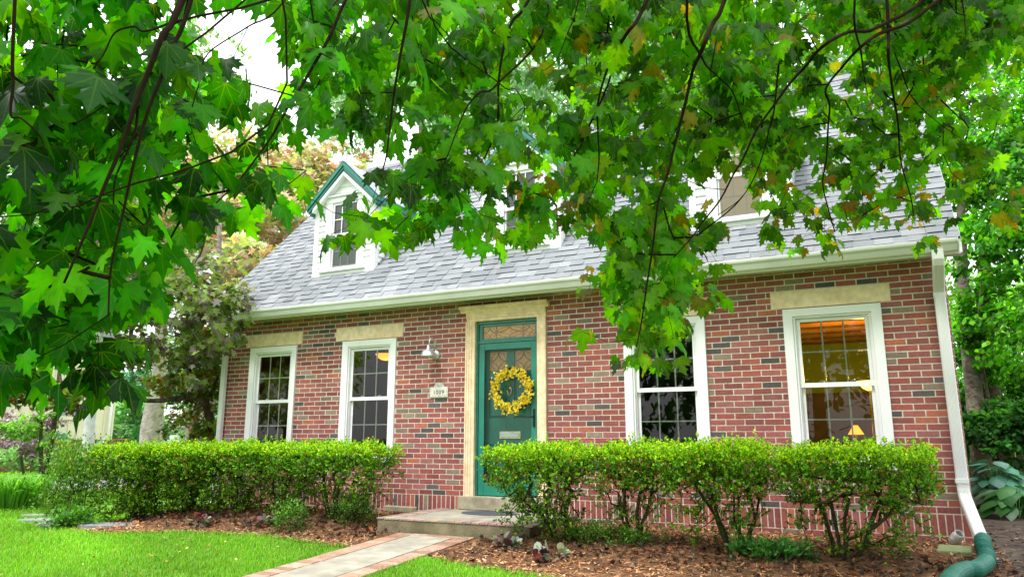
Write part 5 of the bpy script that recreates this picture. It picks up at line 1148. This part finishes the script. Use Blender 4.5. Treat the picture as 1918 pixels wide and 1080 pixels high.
def lawn_specks():
    n=260; x=RNG.uniform(-9.5,-5.1,n); y=RNG.uniform(-5.2,-2.3,n); k=y<edgeL(x); x,y=x[k],y[k]; n=len(x); P=np.stack([x,y,gz(x,y)+.035],1)
    T=unit(RNG.normal(0,1,(n,3))*[1,1,.4]); N=unit(RNG.normal(0,.5,(n,3))+[0,0,1.])
    leaves('fallen_leaves',P,T,N,RNG.uniform(.02,.045,n),pal(n,[((.35,.22,.05),1),((.45,.40,.08),1),((.25,.14,.06),1)],.2),'attr',None,ELL,None,None,0); o=[q for q in bpy.data.objects if q.name.startswith('fallen_leaves')][-1]; tag(o,'scattered small brown leaf bits in the lawn','leaf litter',kind='stuff')
def debris():
    n=46000; x=np.concatenate([RNG.uniform(-10,-5.03,n//2),RNG.uniform(-4.0,.9,n//2)]); y=RNG.uniform(-6,-.02,n); 
    k=np.where(x<-5,y>edgeL(x)-.05,y>edgeR(x)-.06); x,y=x[k],y[k]; n=len(x); P=np.stack([x,y,gz(x,y)+.014+RNG.random(n)*.018],1)
    T=unit(RNG.normal(0,1,(n,3))*[1,1,.28]); N=unit(RNG.normal(0,.35,(n,3))+[0,0,1.])
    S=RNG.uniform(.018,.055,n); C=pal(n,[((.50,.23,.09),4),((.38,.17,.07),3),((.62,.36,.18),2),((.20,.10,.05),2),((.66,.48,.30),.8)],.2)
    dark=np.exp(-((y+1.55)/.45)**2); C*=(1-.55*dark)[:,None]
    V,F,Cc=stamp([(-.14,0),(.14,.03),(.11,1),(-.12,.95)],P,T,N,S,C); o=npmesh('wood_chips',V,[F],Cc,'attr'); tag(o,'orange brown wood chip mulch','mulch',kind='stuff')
    n=2300; x=np.where(RNG.random(n)<.5,RNG.uniform(-9.6,-5.2,n),RNG.uniform(-3.9,1.6,n)); y=np.where(x<-5,RNG.normal(-1.40,.25,n),RNG.normal(-1.75,.34,n)); k=np.where(x<-5,y>edgeL(x),y>edgeR(np.minimum(x,2))); x,y=x[k],y[k]; n=len(x)
    P=np.stack([x,y,gz(x,y)+.02+RNG.random(n)*.03],1); T=unit(RNG.normal(0,1,(n,3))*[1,1,.5]); N=unit(RNG.normal(0,.6,(n,3))+[0,0,.8])
    C=pal(n,[((.07,.035,.02),4),((.14,.06,.03),3),((.03,.02,.015),3),((.22,.12,.06),1),((.28,.10,.03),.4)],.2)
    leaves('fallen_leaves',P,T,N,RNG.uniform(.03,.065,n),C,'attr',None,MAP5,(0,.35),lambda a,b_:.5*(a*a+(b_-.4)**2),0); tag(bpy.data.objects['fallen_leaves'],'dark curled fallen leaves on the mulch','leaf litter',kind='stuff')
    n=1500; x=RNG.uniform(.8,3.2,n); y=RNG.uniform(-3,2.0,n); P=np.stack([x,y,gz(x,y)+.015+RNG.random(n)*.01],1); T=unit(RNG.normal(0,1,(n,3))*[1,1,.2]); N=unit(RNG.normal(0,.35,(n,3))+[0,0,1.])
    V,F,Cc=stamp(ELL,P,T,N,RNG.uniform(.02,.06,n),pal(n,[((.14,.09,.06),3),((.25,.17,.10),2),((.08,.05,.04),3),((.2,.3,.05),.3)],.2)); o=npmesh('soil_litter',V,[F],Cc,'attr'); tag(o,'scattered leaf bits on the bare soil','leaf litter',kind='stuff')
debris()
lawn_specks()
# ================================================================== LIGHT
w=bpy.data.worlds.new('World'); sc.world=w; w.use_nodes=True; t=w.node_tree; bg=t.nodes['Background']
sky=t.nodes.new('ShaderNodeTexSky'); sky.sky_type='NISHITA'; sky.sun_disc=False; EL,AZ=math.radians(62),math.radians(200)
sky.sun_elevation=EL; sky.sun_rotation=AZ; sky.dust_density=3
mx=t.nodes.new('ShaderNodeMix'); mx.data_type='RGBA'; mx.inputs[0].default_value=.80; t.links.new(sky.outputs[0],mx.inputs[6]); tcw=t.nodes.new('ShaderNodeTexCoord'); sep=t.nodes.new('ShaderNodeSeparateXYZ'); t.links.new(tcw.outputs['Generated'],sep.inputs[0])
mr=t.nodes.new('ShaderNodeMapRange'); mr.inputs[1].default_value=0; mr.inputs[2].default_value=1; mr.inputs[3].default_value=8.2; mr.inputs[4].default_value=22.; t.links.new(sep.outputs[2],mr.inputs[0])
cl=t.nodes.new('ShaderNodeVectorMath'); cl.operation='SCALE'; cl.inputs[0].default_value=(.985,1.,1.01); t.links.new(mr.outputs[0],cl.inputs['Scale']); t.links.new(cl.outputs[0],mx.inputs[7])
t.links.new(mx.outputs[2],bg.inputs['Color']); bg.inputs['Strength'].default_value=.185
sl=bpy.data.lights.new('sun','SUN'); sl.energy=2.9; sl.angle=math.radians(10); sl.color=(1,.97,.92); so=bpy.data.objects.new('sun',sl); COL.objects.link(so)
dv=Vector((math.sin(AZ)*math.cos(EL),math.cos(AZ)*math.cos(EL),math.sin(EL))); so.rotation_euler=dv.to_track_quat('Z','Y').to_euler()
sc.cycles.max_bounces=8; sc.cycles.transparent_max_bounces=12; sc.cycles.diffuse_bounces=3; sc.cycles.glossy_bounces=3; sc.cycles.transmission_bounces=4
sc.cycles.caustics_reflective=False; sc.cycles.caustics_refractive=False; sc.cycles.sample_clamp_indirect=4
